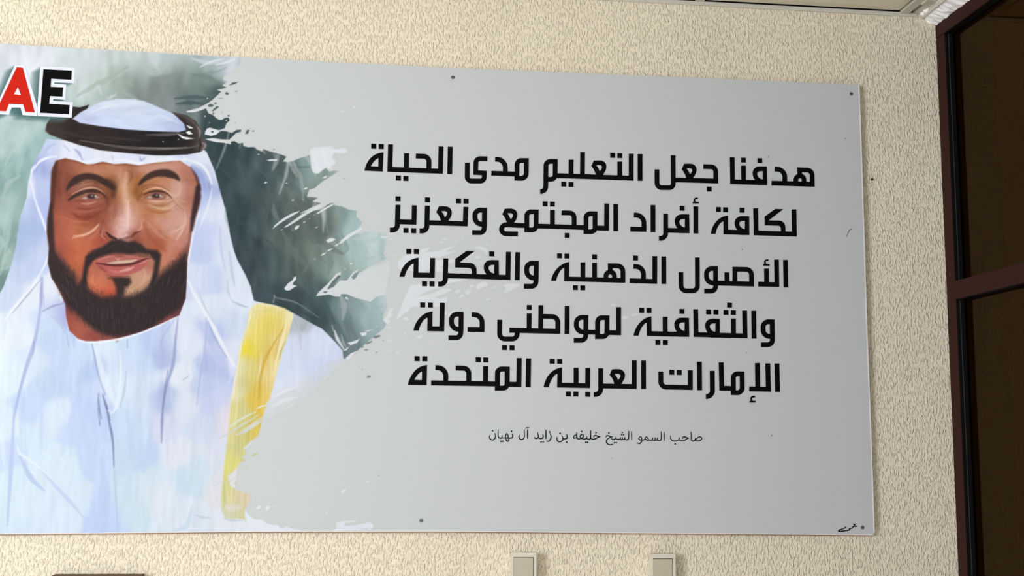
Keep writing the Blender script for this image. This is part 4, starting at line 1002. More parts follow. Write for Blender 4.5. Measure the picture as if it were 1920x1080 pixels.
# ---- white spatter
white = [B5([(35, 596), (110, 590), (150, 574), (175, 560), (186, 572), (140, 588), (90, 602), (50, 602)]), B5([(190, 498), (198, 492), (203, 500), (195, 504)]), B5([(170, 632), (178, 626), (185, 634), (176, 638)]), B5([(205, 680), (210, 676), (215, 681)]),
         B5([(185, 803), (260, 808), (330, 822), (375, 845), (340, 832), (260, 826), (200, 812)]), B5([(180, 745), (195, 722), (215, 720), (218, 735), (245, 728), (290, 740), (262, 770), (225, 778), (190, 770), (176, 770)]), B5([(262, 640), (280, 652), (305, 658), (280, 660)]), B5([(332, 662), (345, 655), (340, 670)]),
         B5([(640, 960), (680, 953), (725, 956), (715, 966), (660, 968)]), B5([(570, 920), (580, 913), (587, 922)]), B6([(620, 172), (632, 162), (645, 170), (632, 177)]), B6([(783, 173), (792, 168), (799, 174), (790, 178)]), B6([(915, 218), (935, 205), (950, 210), (935, 220)]), B6([(825, 303), (836, 297), (848, 303), (836, 308)]), B6([(905, 294), (912, 290), (918, 295)]),
         B6([(684, 518), (700, 490), (760, 440), (830, 400), (888, 380), (870, 398), (800, 438), (740, 475)]), B6([(768, 506), (830, 462), (900, 410), (980, 370), (1058, 328), (1040, 352), (940, 410), (860, 462), (790, 504)]), B6([(1004, 406), (1050, 375), (1110, 340), (1158, 318), (1150, 332), (1080, 372), (1030, 402)]),
         B6([(847, 518), (860, 495), (888, 488), (880, 508), (862, 524)]), B6([(912, 468), (928, 460), (930, 466), (916, 472)]), B6([(950, 444), (966, 438), (968, 444)]), B6([(990, 415), (1000, 410), (1002, 416)]), B6([(745, 524), (762, 520), (755, 527)]), B6([(826, 526), (836, 522), (838, 527)]), B6([(1000, 508), (1025, 500), (1015, 510)]),
         B6([(1088, 605), (1110, 588), (1140, 585), (1160, 598), (1130, 612), (1100, 620)]), B6([(1046, 718), (1060, 702), (1090, 693), (1070, 712)]), B6([(1086, 686), (1110, 668), (1140, 662), (1118, 678)]), B6([(1148, 645), (1165, 630), (1185, 628), (1170, 642)]), B6([(995, 745), (1002, 740), (1008, 746)]), B6([(1220, 818), (1228, 812), (1236, 820)]), B6([(1262, 778), (1275, 770), (1285, 778), (1272, 784)]), B6([(1056, 135), (1080, 120), (1098, 122), (1075, 138)]),
         B6([(1180, 628), (1200, 600), (1250, 560), (1320, 520), (1350, 500), (1360, 520), (1300, 556), (1230, 602), (1200, 628)]),
         B6([(773, 960), (800, 925), (830, 905), (845, 880), (860, 872), (862, 895), (838, 920), (835, 935), (866, 945), (840, 958), (820, 975), (795, 980), (776, 972)]),
         B6([(1012, 1018), (1030, 990), (1090, 935), (1140, 885), (1190, 838), (1196, 855), (1150, 900), (1105, 960), (1095, 972), (1140, 955), (1190, 908), (1240, 905), (1290, 840), (1328, 820), (1290, 900), (1330, 870), (1400, 815), (1500, 790), (1560, 760), (1560, 850), (1530, 1010), (1465, 1022), (1420, 1062), (1300, 1030), (1240, 1005), (1195, 1005), (1190, 1024), (1110, 1008)]),
         B6([(1226, 1030), (1240, 1026), (1256, 1040), (1246, 1046), (1232, 1040)]), B7([(1340, 495), (1390, 492), (1385, 515), (1355, 522)]), B7([(1372, 482), (1440, 468), (1400, 486)]), B7([(1245, 572), (1290, 560), (1338, 540), (1320, 570), (1270, 588)]), B7([(1212, 630), (1260, 600), (1240, 628)]), B7([(1228, 690), (1270, 650), (1320, 630), (1290, 665), (1255, 705)]), B7([(1458, 446), (1475, 442), (1470, 450)])]
for i, pl in enumerate(white):
    fill(pl, (216, 220, 222) if len(pl) > 26 else (224, 227, 232), 1.2, .97, cover=1.0)
fill(B6([(1060, 990), (1080, 982), (1100, 988), (1080, 999)]), (100, 116, 116), 1.2)
fill(B6([(1092, 968), (1130, 912), (1180, 862), (1192, 872), (1150, 925), (1108, 970)]), (104, 118, 120), 1.4)
fill(B6([(1276, 880), (1300, 850), (1325, 842), (1310, 880), (1290, 897)]), (128, 146, 146), 1.4)
fill(B5([(220, 748), (233, 740), (246, 748), (234, 757)]), (58, 72, 76), 1.2)
block = B5([(965, 880), (1000, 865), (1060, 862), (1140, 858), (1120, 870), (1180, 885), (1210, 870), (1245, 880), (1240, 905), (1200, 912), (1150, 900), (1130, 940), (1160, 985), (1120, 1010), (1140, 1040), (1090, 1010), (1060, 1030), (1040, 1055), (1000, 1060), (978, 1030)])
fill(block, (229, 231, 238), 3, .95, cover=.95)
for pts in (B5([(990, 920), (1020, 1000), (1030, 1050)]), B5([(1060, 880), (1080, 960), (1100, 1020)]), B5([(1120, 900), (1180, 890), (1230, 885)])):
    stroke(pts, 7, (234, 236, 242), .6, 3)
for pl in (B5([(1186, 605), (1205, 590), (1226, 592), (1210, 602)]), B5([(1282, 568), (1296, 556), (1308, 562), (1300, 575)]), B8([(1198, 725), (1215, 712), (1238, 708), (1225, 726), (1205, 738)]), B8([(1380, 648), (1400, 642), (1415, 648), (1398, 654)]), B8([(1074, 890), (1086, 884), (1098, 890), (1086, 896)]),
           B8([(560, 850), (580, 830), (600, 835), (590, 855), (570, 862)]), B8([(630, 850), (650, 832), (664, 840), (655, 865), (640, 870)]), B8([(684, 838), (700, 834), (700, 842)]), B8([(850, 990), (862, 986), (862, 994)]),
           B8([(1130, 1022), (1165, 1000), (1158, 965), (1200, 950), (1318, 944), (1300, 956), (1230, 962), (1214, 975), (1240, 985), (1310, 978), (1380, 965), (1420, 955), (1440, 980), (1436, 1000), (1410, 1015), (1390, 1002), (1330, 1014), (1260, 1012), (1200, 1020)]),
           B8([(500, 960), (540, 930), (570, 938), (590, 950), (612, 938), (618, 968), (660, 975), (730, 980), (740, 1000), (775, 1010), (780, 985), (820, 1000), (870, 1010), (925, 1026), (700, 1028), (520, 1028)])):
    fill(pl, (230, 233, 241), 1.3, .95, cover=1.0)
# spatter under the middle lines of lettering
for pl in (T3([(362, 250), (360, 215), (400, 170), (450, 150), (520, 130), (560, 108), (605, 100), (600, 118), (560, 135), (640, 132), (690, 120), (790, 90), (770, 110), (720, 135), (820, 125), (760, 150), (700, 170), (650, 190), (720, 200), (700, 215), (560, 290), (520, 285), (430, 280), (380, 275)]),
           T3([(640, 235), (700, 205), (800, 190), (790, 210), (720, 240), (690, 260), (790, 275), (700, 290), (650, 280)]), T3([(860, 165), (900, 150), (950, 140), (940, 160), (880, 190), (850, 210)]), T3([(960, 100), (1000, 92), (1050, 112), (1050, 130), (1000, 118)]), T3([(950, 180), (975, 165), (1000, 168), (985, 185)]), T3([(1042, 75), (1060, 72), (1062, 82)]), T3([(1030, 142), (1050, 130), (1045, 150)]),
           T3([(440, 420), (470, 392), (560, 385), (640, 390), (690, 365), (790, 348), (900, 350), (860, 362), (760, 378), (690, 410), (610, 430), (520, 480), (640, 450), (710, 420), (775, 425), (740, 450), (650, 490), (720, 490), (742, 485), (735, 530), (690, 560), (600, 560), (480, 560), (440, 590), (400, 620), (345, 662), (370, 600), (400, 520)]),
           T3([(800, 440), (830, 430), (845, 440), (815, 458)]), T3([(880, 445), (910, 430), (930, 445), (900, 465)]), T3([(835, 480), (860, 468), (875, 478), (845, 490)]), T3([(915, 395), (935, 388), (952, 400), (930, 412)]), T3([(975, 425), (970, 395), (1010, 370), (1050, 375), (1055, 395), (1010, 415)]), T3([(1080, 415), (1130, 398), (1110, 415)]), T3([(1178, 395), (1230, 380), (1315, 388), (1280, 415), (1220, 440), (1180, 452), (1200, 420)]),
           T3([(1040, 505), (1062, 495), (1080, 500), (1050, 512)]), T3([(1008, 522), (1025, 516), (1025, 524)]), T3([(1095, 532), (1110, 528), (1118, 535)]), T3([(700, 40), (730, 28), (748, 36), (720, 46)]), T3([(680, 60), (700, 52), (714, 60), (695, 67)]), T3([(790, 56), (815, 46), (828, 48), (800, 58)]), T3([(850, 32), (862, 26), (874, 34)]), T3([(305, 165), (325, 160), (330, 168)]),
           T3([(240, 660), (270, 640), (290, 580), (325, 580), (300, 610), (320, 620), (280, 660), (300, 670), (275, 695)]), T3([(270, 725), (292, 718), (290, 728)]), T3([(395, 650), (420, 640), (446, 660), (425, 668)]), T3([(498, 805), (530, 785), (555, 785), (530, 805)]), T3([(268, 825), (310, 822), (300, 832)]), T3([(285, 910), (305, 905), (305, 915)]), T3([(340, 915), (355, 908), (368, 915), (350, 922)]), T3([(405, 770), (420, 764), (422, 774)]), T3([(440, 690), (455, 685), (452, 696)]),
           T3([(822, 572), (838, 566), (848, 570), (834, 576)]), T3([(890, 582), (915, 575), (905, 586)]), T3([(895, 620), (912, 612), (920, 620)]), T3([(720, 600), (735, 585), (742, 610), (728, 625)]), T3([(750, 640), (770, 600), (800, 590), (770, 630)]),
           T3([(190 + 1828, 548), (205 + 1828, 540), (228 + 1828, 540), (212 + 1828, 556)]), T3([(270 + 1828, 640), (300 + 1828, 632), (332 + 1828, 642), (300 + 1828, 656), (275 + 1828, 654)]), T3([(345 + 1828, 628), (370 + 1828, 615), (420 + 1828, 612), (395 + 1828, 626), (360 + 1828, 632)]),
           T3([(275, 35), (300, 28), (315, 30), (295, 40)]), T3([(232, 25), (225, 12), (275, 12), (300, 18), (270, 22)])):
    fill(pl, (228, 230, 234), 1.8, .85, smooth=True, cover=.9)

# ---- cast extrusion drawn behind the letters
g_ = Frame(0, 100, 8.306)
for out in ([(235, 178), (388, 185), (583, 838), (585, 977), (352, 963), (322, 845), (185, 845), (138, 957), (-112, 943)],
            [(630, 203), (1173, 226), (1158, 466), (848, 451), (1033, 488), (1018, 724), (830, 712), (1138, 762), (1118, 1004), (575, 977)]):
    for k in range(22, 0, -1):
        t = k / 22
        fill(g_([(x - 165 * t, y + 92 * t) for x, y in out]), (78, 110, 112), 3, .05 + .10 * (1 - t), cover=None)
fill(g_([(175, 845), (330, 845), (352, 963), (150, 963)]), (52, 90, 92), 6, .55)
fill(g_([(848, 451), (1120, 464), (1033, 488), (845, 475)]), (96, 120, 122), 2, .8)
fill(g_([(830, 712), (985, 722), (985, 742), (828, 742)]), (80, 104, 106), 2, .8)

# ---- hand the painting over to meshes: backdrop, face, beard, cloth, cord and cloak edge
PARTS = {}
LAB = np.zeros((NH, NW), np.int8)
for idx, pl in ((1, cloth_edge), (1, dome), (2, trim_edge), (3, face), (4, beard), (5, cord)):
    m = mask(pl, 0.01)
    LAB[m[0]][m[1] > 0.5] = idx
m = mask([(-228, 560), (5, 545), (75, 570), (70, 640), (40, 760), (25, 850), (12, 1006), (-228, 1006)], 0.01)
neck = mask(A3([(490, 200), (450, 110), (385, 0), (318, 10), (300, 250), (250, 480), (180, 700), (120, 900), (95, 1080)]) + A4([(90, 400), (60, 950), (-10, 985)]) + [(-10, 1006), (560, 1006), (480, 900), (480, 780), (400, 780)]
            + A3([(1720, 1000), (1740, 700), (1690, 590), (1550, 350), (1480, 900), (1470, 1080)]) + A4([(1300, 900), (1215, 290)]) + A3([(1215, 1000), (1250, 750), (1290, 650), (1345, 285), (1200, 352), (900, 458), (640, 478), (520, 400)]), 0.01)
sel = (neck[1] > 0.5) & (LAB[neck[0]] == 1)
LAB[neck[0]][sel] = 6
m = mask(B7([(820, 360), (1250, 690), (1200, 800), (900, 1030), (640, 1060), (720, 780)]), 0.01)
sel = (m[1] > 0.5) & (LAB[m[0]] == 1)
LAB[m[0]][sel] = 6

IMG[:] = np.clip(IMG, 2, 252)


def paint_material():
    mt = bpy.data.materials.new('painted_print')
    mt.use_nodes = True
    nt = mt.node_tree
    N, L = nt.nodes.new, nt.links.new
    b_ = nt.nodes['Principled BSDF']
    b_.inputs['Roughness'].default_value = 0.4
    b_.inputs['Specular IOR Level'].default_value = 0.12
    at = N('ShaderNodeAttribute')
    at.attribute_name = 'paint'
    tc = N('ShaderNodeTexCoord')
    nz = N('ShaderNodeTexNoise')
    nz.inputs['Scale'].default_value = 60
    nz.inputs['Detail'].default_value = 3
    L(tc.outputs['Object'], nz.inputs['Vector'])
    mr = N('ShaderNodeMapRange')
    mr.inputs['To Min'].default_value = 0.98
    mr.inputs['To Max'].default_value = 1.02
    L(nz.outputs['Fac'], mr.inputs['Value'])
    mx = N('ShaderNodeVectorMath')
    mx.operation = 'SCALE'
    L(at.outputs['Color'], mx.inputs[0])
    L(mr.outputs['Result'], mx.inputs['Scale'])
    L(mx.outputs[0], b_.inputs['Base Color'])
    return mt


M_PAINT = paint_material()
inside = np.zeros((NH, NW), bool)
m = mask(outline(LEFT, -0.5, -1.0), 0.01)
inside[m[0]] = m[1] > 0.5
GX = (U0 + (np.arange(NW) + 0.5) / KS).astype(np.float32)
GZ = (V1 - (np.arange(NH) + 0.5) / KS).astype(np.float32)
LINC = (lin(IMG) * 0.81).astype(np.float32)      # printed inks on the off-white sheet
a_ = ALPHA > 0.004
quad_on = (a_[:-1, :-1] | a_[1:, :-1] | a_[:-1, 1:] | a_[1:, 1:]) & inside[:-1, :-1] & inside[1:, 1:] & inside[:-1, 1:] & inside[1:, :-1]


def paint_mesh(name, sel, parent, label=None):
    iy, ix = np.nonzero(sel)
    corners = np.stack([(iy + 1) * NW + ix, (iy + 1) * NW + ix + 1, iy * NW + ix + 1, iy * NW + ix], 1)
    used, inv = np.unique(corners.ravel(), return_inverse=True)
    co = np.empty((len(used), 3), np.float32)
    co[:, 0] = GX[used % NW]
    co[:, 1] = YP - 0.0003
    co[:, 2] = GZ[used // NW]
    me = bpy.data.meshes.new(name)
    nf = len(iy)
    me.vertices.add(len(used))
    me.vertices.foreach_set('co', co.ravel())
    me.loops.add(nf * 4)
    me.loops.foreach_set('vertex_index', inv.astype(np.int32).ravel())
    me.polygons.add(nf)
    me.polygons.foreach_set('loop_start', np.arange(0, nf * 4, 4, dtype=np.int32))
    me.update(calc_edges=True)
    at = me.color_attributes.new('paint', 'FLOAT_COLOR', 'POINT')
    c = np.ones((len(used), 4), np.float32)
    c[:, :3] = LINC.reshape(-1, 3)[used]
    at.data.foreach_set('color', c.ravel())
    me.materials.append(M_PAINT)
    o = bpy.data.objects.new(name, me)
    COL.objects.link(o)
    if parent is board:
        bpart(o, label)
    else:
        o.parent = parent
        if label:
            o['label'] = label
    return o


QL = LAB[:-1, :-1]
portrait = paint_mesh('portrait', quad_on & (QL == 0), board, 'painted portrait on loose teal and grey brushwork with a torn white edge')
for idx, nm, lb in ((1, 'headscarf', 'white and pale blue headscarf'), (2, 'cloak_edge', 'yellow cloak edge over the shoulder'), (3, 'face', 'smiling painted face'),
                    (4, 'beard', 'dark brown beard'), (5, 'head_cord', 'black double head cord'), (6, 'robe', 'pale blue-white robe')):
    paint_mesh(nm, quad_on & (QL == idx), portrait, lb)

# ---------------------------------------------------------------- lettering
_zstep = [0]


def lift():                          # neighbouring pieces of ink never share one plane
    _zstep[0] = (_zstep[0] + 1) % 40


class Ink:
    """Flat printed shapes on the board, collected into one mesh."""

    def __init__(self, depth=0.0006):
        self.v, self.f, self.d = [], [], depth

    def poly(self, outer, *holes):
        y = YP - self.d - _zstep[0] * 0.000006
        loops = [[Vector((*bp(p[0], p[1]), 0)) for p in l] for l in (outer,) + holes]
        tris = tessellate_polygon(loops)
        b = len(self.v)
        for l in loops:
            self.v += [(p.x, y, p.y) for p in l]
        flat = [p for l in loops for p in l]
        for t in tris:
            p, q, r = (flat[i] for i in t)
            c = (q.x - p.x) * (r.y - p.y) - (q.y - p.y) * (r.x - p.x)
            self.f.append(tuple(b + i for i in (t if c > 0 else t[::-1])))
        return self

    def build(self, name, mat):
        return mesh_obj(name, self.v, self.f, mat)


class Pen:
    """Draws Kufi letter pieces in crop coordinates with one stroke width."""

    def __init__(self, ink, ox, oy, s, w):
        self.ink, self.F, self.w = ink, Frame(ox, oy, s), w

    def S(self, *pts, w=None, closed=False):
        lift()
        pl = fillet(list(pts), closed)
        L, R = offset(pl, w or self.w, closed)
        if closed:
            a = sum(L[i][0] * L[(i + 1) % len(L)][1] - L[(i + 1) % len(L)][0] * L[i][1] for i in range(len(L)))
            b = sum(R[i][0] * R[(i + 1) % len(R)][1] - R[(i + 1) % len(R)][0] * R[i][1] for i in range(len(R)))
            o, h = (L, R) if abs(a) > abs(b) else (R, L)
            self.ink.poly(self.F(o), self.F(h))
        else:
            # quads along the stroke keep tight bends clean
            for i in range(len(L) - 1):
                self.ink.poly(self.F([L[i], L[i + 1], R[i + 1], R[i]]))
        return self

    def Q(self, *cs):
        h = self.w / 2 * 1.02
        for (x, y) in cs:
            k = 0.03 * h
            self.ink.poly(self.F([(x - h, y - h - k), (x + h, y - h + k), (x + h, y + h + k), (x - h, y + h - k)]))
        return self

    def P(self, outer, *holes):
        lift()
        self.ink.poly(self.F(fillet(outer, True)), *[self.F(fillet(h, True)) for h in holes])
        return self

    def ain(self, x0, y0):
        lift()
        w = self.w
        T = lambda pts: [(x0 + a * w, y0 + b * w) for a, b in pts]
        o = [(-1.10, -3.81), (-1.61, -2.65)] + cubic((-1.61, -2.65), (-1.2, -2.3), (-.85, -1.6), (-.66, -.9))[1:] + [(-.5, -.25), (.55, -.25), (.78, -.9)] + \
            cubic((.78, -.9), (1.2, -1.4), (1.5, -2.0), (1.51, -2.56))[1:] + cubic((1.51, -2.56), (1.5, -3.4), (.9, -3.85), (.11, -3.85))[1:] + [(-.4, -3.86)]
        h = [(-.57, -2.85)] + cubic((-.57, -2.85), (-.25, -2.5), (-.02, -2.1), (.11, -1.67))[1:] + cubic((.11, -1.67), (.45, -1.95), (.6, -2.3), (.59, -2.5))[1:] + cubic((.59, -2.5), (.5, -2.85), (.2, -2.9), (-.2, -2.89))[1:]
        self.ink.poly(self.F(T(o)), self.F(T(h)))
        return self

    def feh(self, x0, y0):
        lift()
        w = self.w
        T = lambda pts: [(x0 + a * w, y0 + b * w) for a, b in pts]
        o = [(0, 0), (-.05, -3.87), (-1.45, -3.91)] + cubic((-1.45, -3.91), (-2.45, -3.9), (-3.04, -3.3), (-3.04, -2.5))[1:] + cubic((-3.04, -2.5), (-3.04, -1.9), (-2.85, -1.45), (-2.55, -1.1))[1:] + [(-2.2, -.4), (-2.0, -.02)]
        h = [(-.94, -2.9), (-1.35, -2.9)] + cubic((-1.35, -2.9), (-1.85, -2.88), (-2.08, -2.6), (-2.08, -2.3))[1:] + cubic((-2.08, -2.3), (-2.0, -1.7), (-1.5, -1.3), (-.97, -1.2))[1:]
        self.ink.poly(self.F(T(o)), self.F(T(h)))
        return self

    def teh(self, tip, c0, c1, top, foot, inner_foot, inner_top, c2, c3, tip2):
        """Final teh marbuta: an arc that falls to the left of an upright."""
        lift()
        o = cubic(tip, c0, c1, top) + [foot, inner_foot] + cubic(inner_top, c2, c3, tip2)
        self.ink.poly(self.F(o))
        return self

    def V(self, *pts, w=None):
        lift()
        pl = catmull(pts)
        n = len(pl)
        ww = w or self.w
        ws = [ww * (0.72 + 0.34 * math.sin(math.pi * (i + 0.5) / n)) for i in range(n)]
        L, R = offset(pl, ws)
        for i in range(n - 1):
            self.ink.poly(self.F([L[i], L[i + 1], R[i + 1], R[i]]))
        for e in (pl[0], pl[-1]):
            self.D(e, r=ws[0] / 2)
        return self

    def D(self, *cs, r=24):
        for (x, y) in cs:
            self.ink.poly(self.F([(x + r * math.cos(a), y + r * math.sin(a)) for a in np.linspace(0, 2 * math.pi, 11)[:-1]]))
        return self


def line_one():
    k = Ink()
    p = Pen(k, 680, 260, 9.6, 90)
    p.Q((199, 137), (334, 142), (643, 710), (778, 717))
    k.poly(p.F(cubic((30, 578), (75, 375), (190, 255), (375, 248)) + [(362, 594)]),
           p.F([(283, 352), (280, 503), (150, 496)] + cubic((150, 496), (180, 430), (225, 378), (283, 352))[1:-1]))
    p.S((502, 102), (489, 553), (1400, 588), (1410, 140)).S((792, 262), (786, 560))
    p.S((957, 314), (1195, 322, 95), (1190, 575)).S((1577, 145), (1566, 640))
    p = Pen(k, 860, 270, 9.6, 88)
    p.S((515, 267), (311, 264, 75), (306, 515), (461, 524), (457, 668, 70), (152, 666, 75), (156, 335))
    p.S((655, 274), (840, 278, 155), (838, 520)).S((587, 527), (1020, 541))
    p.S((1218, 298), (1050, 295, 80), (1046, 617), (1214, 622, 90), closed=True)
    p.S((1738, 315), (1571, 312, 80), (1568, 637), (1735, 637, 80), closed=True)
    p.S((1571, 590), (1563, 857, 90), (1465, 857))
    p = Pen(k, 1020, 270, 9.6, 88)
    p.S((200, 569), (1567, 617), (1568, 175)).S((487, 282), (484, 585)).S((694, 145), (690, 590))
    p.ain(990, 635).S((1363, 315), (1363, 605)).S((1728, 180), (1728, 665))
    p.Q((1234, 205), (1363, 210), (354, 724), (485, 730))
    p = Pen(k, 1210, 280, 11.294, 102)
    p.S((587, 125), (590, 813, 85), (246, 811, 100), (245, 425))
    p.S((1225, 367), (1487, 374, 100), (1491, 671), (600, 647)).ain(930, 697).Q((1351, 842))
    p = Pen(k, 1360, 280, 11.294, 102)
    p.S((144, 168), (151, 687), (885, 710)).feh(885, 760).S((382, 345), (387, 690)).Q((382, 229), (729, 240))
    p.S((1574, 560), (1572, 436), (1835, 443, 110), (1838, 742), (975, 716))
    p.S((1490, 710), (1492, 563, 85), (1663, 567, 85), (1663, 710)).S((1042, 420), (1255, 430, 165), (1257, 705))
    return k


def line_two():
    k = Ink()
    p = Pen(k, 720, 360, 9.6, 90)
    p.S((250, 230), (238, 685, 90), (105, 685)).S((240, 536), (538, 544), (547, 240))
    p.S((781, 247), (770, 700, 90), (640, 702)).S((772, 552), (1462, 574), (1473, 268)).ain(1084, 605)
    p.Q((252, 124), (396, 693), (533, 698), (783, 141), (1341, 161), (1476, 165))
    p.S((1808, 329), (1636, 325, 95), (1636, 580, 125), (1806, 582), closed=True).S((1808, 400), (1800, 731, 75), (1585, 730))
    p = Pen(k, 930, 370, 8, 73)
    p.ain(210, 450).S((435, 425), (150, 414), (82, 413, 66), (82, 545, 66), (150, 546), (328, 550))
    p.S((602, 218), (462, 215, 65), (460, 488), (600, 490, 62), closed=True).S((300, 421), (460, 426)).S((602, 431), (1348, 455)).S((1485, 459), (1657, 465), (1660, 92))
    p.S((845, 188), (845, 435)).S((980, 231), (1170, 236, 70), (1172, 445))
    p.S((1485, 248), (1350, 244, 65), (1348, 516), (1484, 518, 62), closed=True).S((1795, 97), (1795, 507))
    p.Q((736, 98), (845, 102), (1067, 572))
    p = Pen(k, 1170, 370, 12, 110)
    p.S((220, 397), (448, 405, 185), (447, 722), (140, 715)).S((650, 172), (651, 786))
    p.S((935, 367), (935, 922, 110), (782, 923)).S((930, 741), (1470, 755)).feh(1472, 810).Q((1307, 246))
    p.S((1615, 203), (1617, 815)).S((1662, 22), (1582, 22, 42), (1582, 112, 42), (1650, 118), w=36).S((1542, 118), (1687, 120), w=38)
    p = Pen(k, 1320, 380, 10.667, 98)
    p.teh((130, 628), (160, 430), (290, 270), (478, 258), (482, 628), (388, 634), (385, 378), (325, 385), (250, 500), (228, 628))
    p.S((388, 586), (905, 601)).feh(908, 650).Q((286, 137), (429, 142), (759, 152))
    p.S((1030, 112), (1040, 605), (1805, 628), (1796, 133))
    p.P([(1425, 123), (1585, 130), (1296, 354), (1622, 362, 130), (1630, 600), (1537, 600), (1530, 466, 50), (1210, 453), (1208, 280)])
    return k


def line_three():
    k = Ink()
    p = Pen(k, 740, 460, 11.294, 106)
    p.teh((100, 668), (140, 440), (290, 278), (508, 262), (500, 650), (395, 678), (400, 390), (330, 400), (240, 530), (210, 668))
    p.S((395, 628), (795, 635), (805, 268)).Q((299, 130), (460, 133), (632, 813), (791, 818))
    p.S((1083, 277), (1070, 822, 105), (918, 822)).S((1080, 641), (2399, 681), (2409, 137))
    p.P([(1525, 115), (1700, 118), (1372, 366), (1730, 376, 150), (1738, 645), (1634, 645), (1626, 482, 55), (1277, 472), (1281, 288)])
    p = Pen(k, 880, 460, 11.294, 106)
    p.feh(627, 725).Q((474, 181)).S((1024, 145), (1013, 738))
    p.S((1417, 383), (1213, 378, 115), (1213, 690, 150), (1413, 692), closed=True).S((1416, 450), (1408, 869, 100), (1155, 868))
    p = Pen(k, 1020, 465, 8, 73)
    p.teh((103, 495), (130, 340), (250, 225), (378, 210), (376, 480), (303, 498), (303, 300), (255, 305), (200, 400), (180, 495))
    p.S((993, 350), (993, 267), (1182, 270, 85), (1182, 486), (303, 464))
    p.S((928, 465), (929, 360, 62), (1055, 362, 62), (1055, 465)).Q((232, 118), (343, 122), (757, 133), (470, 595), (581, 598), (1372, 151))
    p.S((583, 215), (582, 475)).S((757, 222), (757, 480)).S((1283, 490), (1660, 502), (1661, 122))
    p.S((1338, 276), (1490, 282, 118), (1490, 500)).S((1796, 126), (1797, 541))
    p = Pen(k, 1260, 475, 8.348, 75)
    p.S((394, 63), (397, 588, 78), (140, 587, 85), (138, 294))
    p.S((680, 240), (537, 238, 85), (537, 464, 105), (680, 465), closed=True).S((680, 300), (682, 592, 75), (502, 592))
    p.S((982, 248), (1242, 254, 85), (1243, 482), (982, 475), closed=True).S((690, 466), (1000, 475)).S((857, 298), (859, 475))
    p.S((1347, 482), (1640, 490), (1634, 98)).S((1477, 238), (1480, 490)).S((1774, 103), (1782, 535))
    p.S((1512, 108), (1454, 108, 28), (1454, 176, 28), (1500, 180), w=27).S((1425, 180), (1527, 182), w=27)
    return k


def line_four():
    k = Ink()
    p = Pen(k, 760, 560, 12, 112)
    p.teh((180, 722), (225, 485), (390, 305), (612, 285), (606, 700), (492, 731), (497, 430), (425, 440), (330, 570), (300, 722))
    p.S((492, 675), (819, 680), (832, 92)).Q((391, 142), (563, 146))
    p.S((1254, 350), (1038, 348, 130), (1035, 688, 160), (1252, 690), closed=True).S((1254, 430), (1243, 881, 110), (968, 880))
    p.S((1492, 357), (1727, 362, 185), (1725, 697), (1400, 692))
    p = Pen(k, 920, 560, 7.385, 68)
    p.S((125, 292), (122, 558, 75), (367, 560, 75), (367, 450)).S((700, 244), (930, 250, 80), (928, 454), (258, 438))
    p.S((695, 90), (691, 445)).S((533, 205), (531, 445)).Q((534, 122), (191, 678), (295, 680)).S((1058, 100), (1056, 490))
    p.S((1318, 260), (1185, 258, 80), (1185, 460, 95), (1316, 462), closed=True).S((1318, 320), (1314, 577, 65), (1150, 577))
    p.S((1318, 463), (1479, 466)).S((1609, 469), (1771, 473), (1772, 118)).S((1610, 265), (1480, 262, 60), (1478, 525), (1608, 526, 60), closed=True)
    p = Pen(k, 1170, 560, 10.8, 100)
    p.teh((190, 752), (225, 560), (360, 380), (553, 360), (558, 730), (460, 755), (457, 488), (400, 495), (320, 620), (293, 752))
    p.S((462, 705), (1320, 724)).feh(1320, 774).S((830, 367), (832, 715)).Q((356, 237), (504, 240), (1171, 258), (685, 885), (833, 888))
    p = Pen(k, 1290, 560, 10.667, 98)
    p.S((152, 210), (160, 718), (1139, 744), (1130, 235)).feh(638, 782).S((906, 398), (910, 735))
    p.Q((410, 267), (557, 270), (758, 276), (906, 279), (829, 130)).S((1312, 240), (1320, 800))
    p.S((1680, 463), (1500, 460, 105), (1500, 752, 130), (1684, 755), closed=True).S((1681, 530), (1690, 922, 100), (1457, 922))
    return k


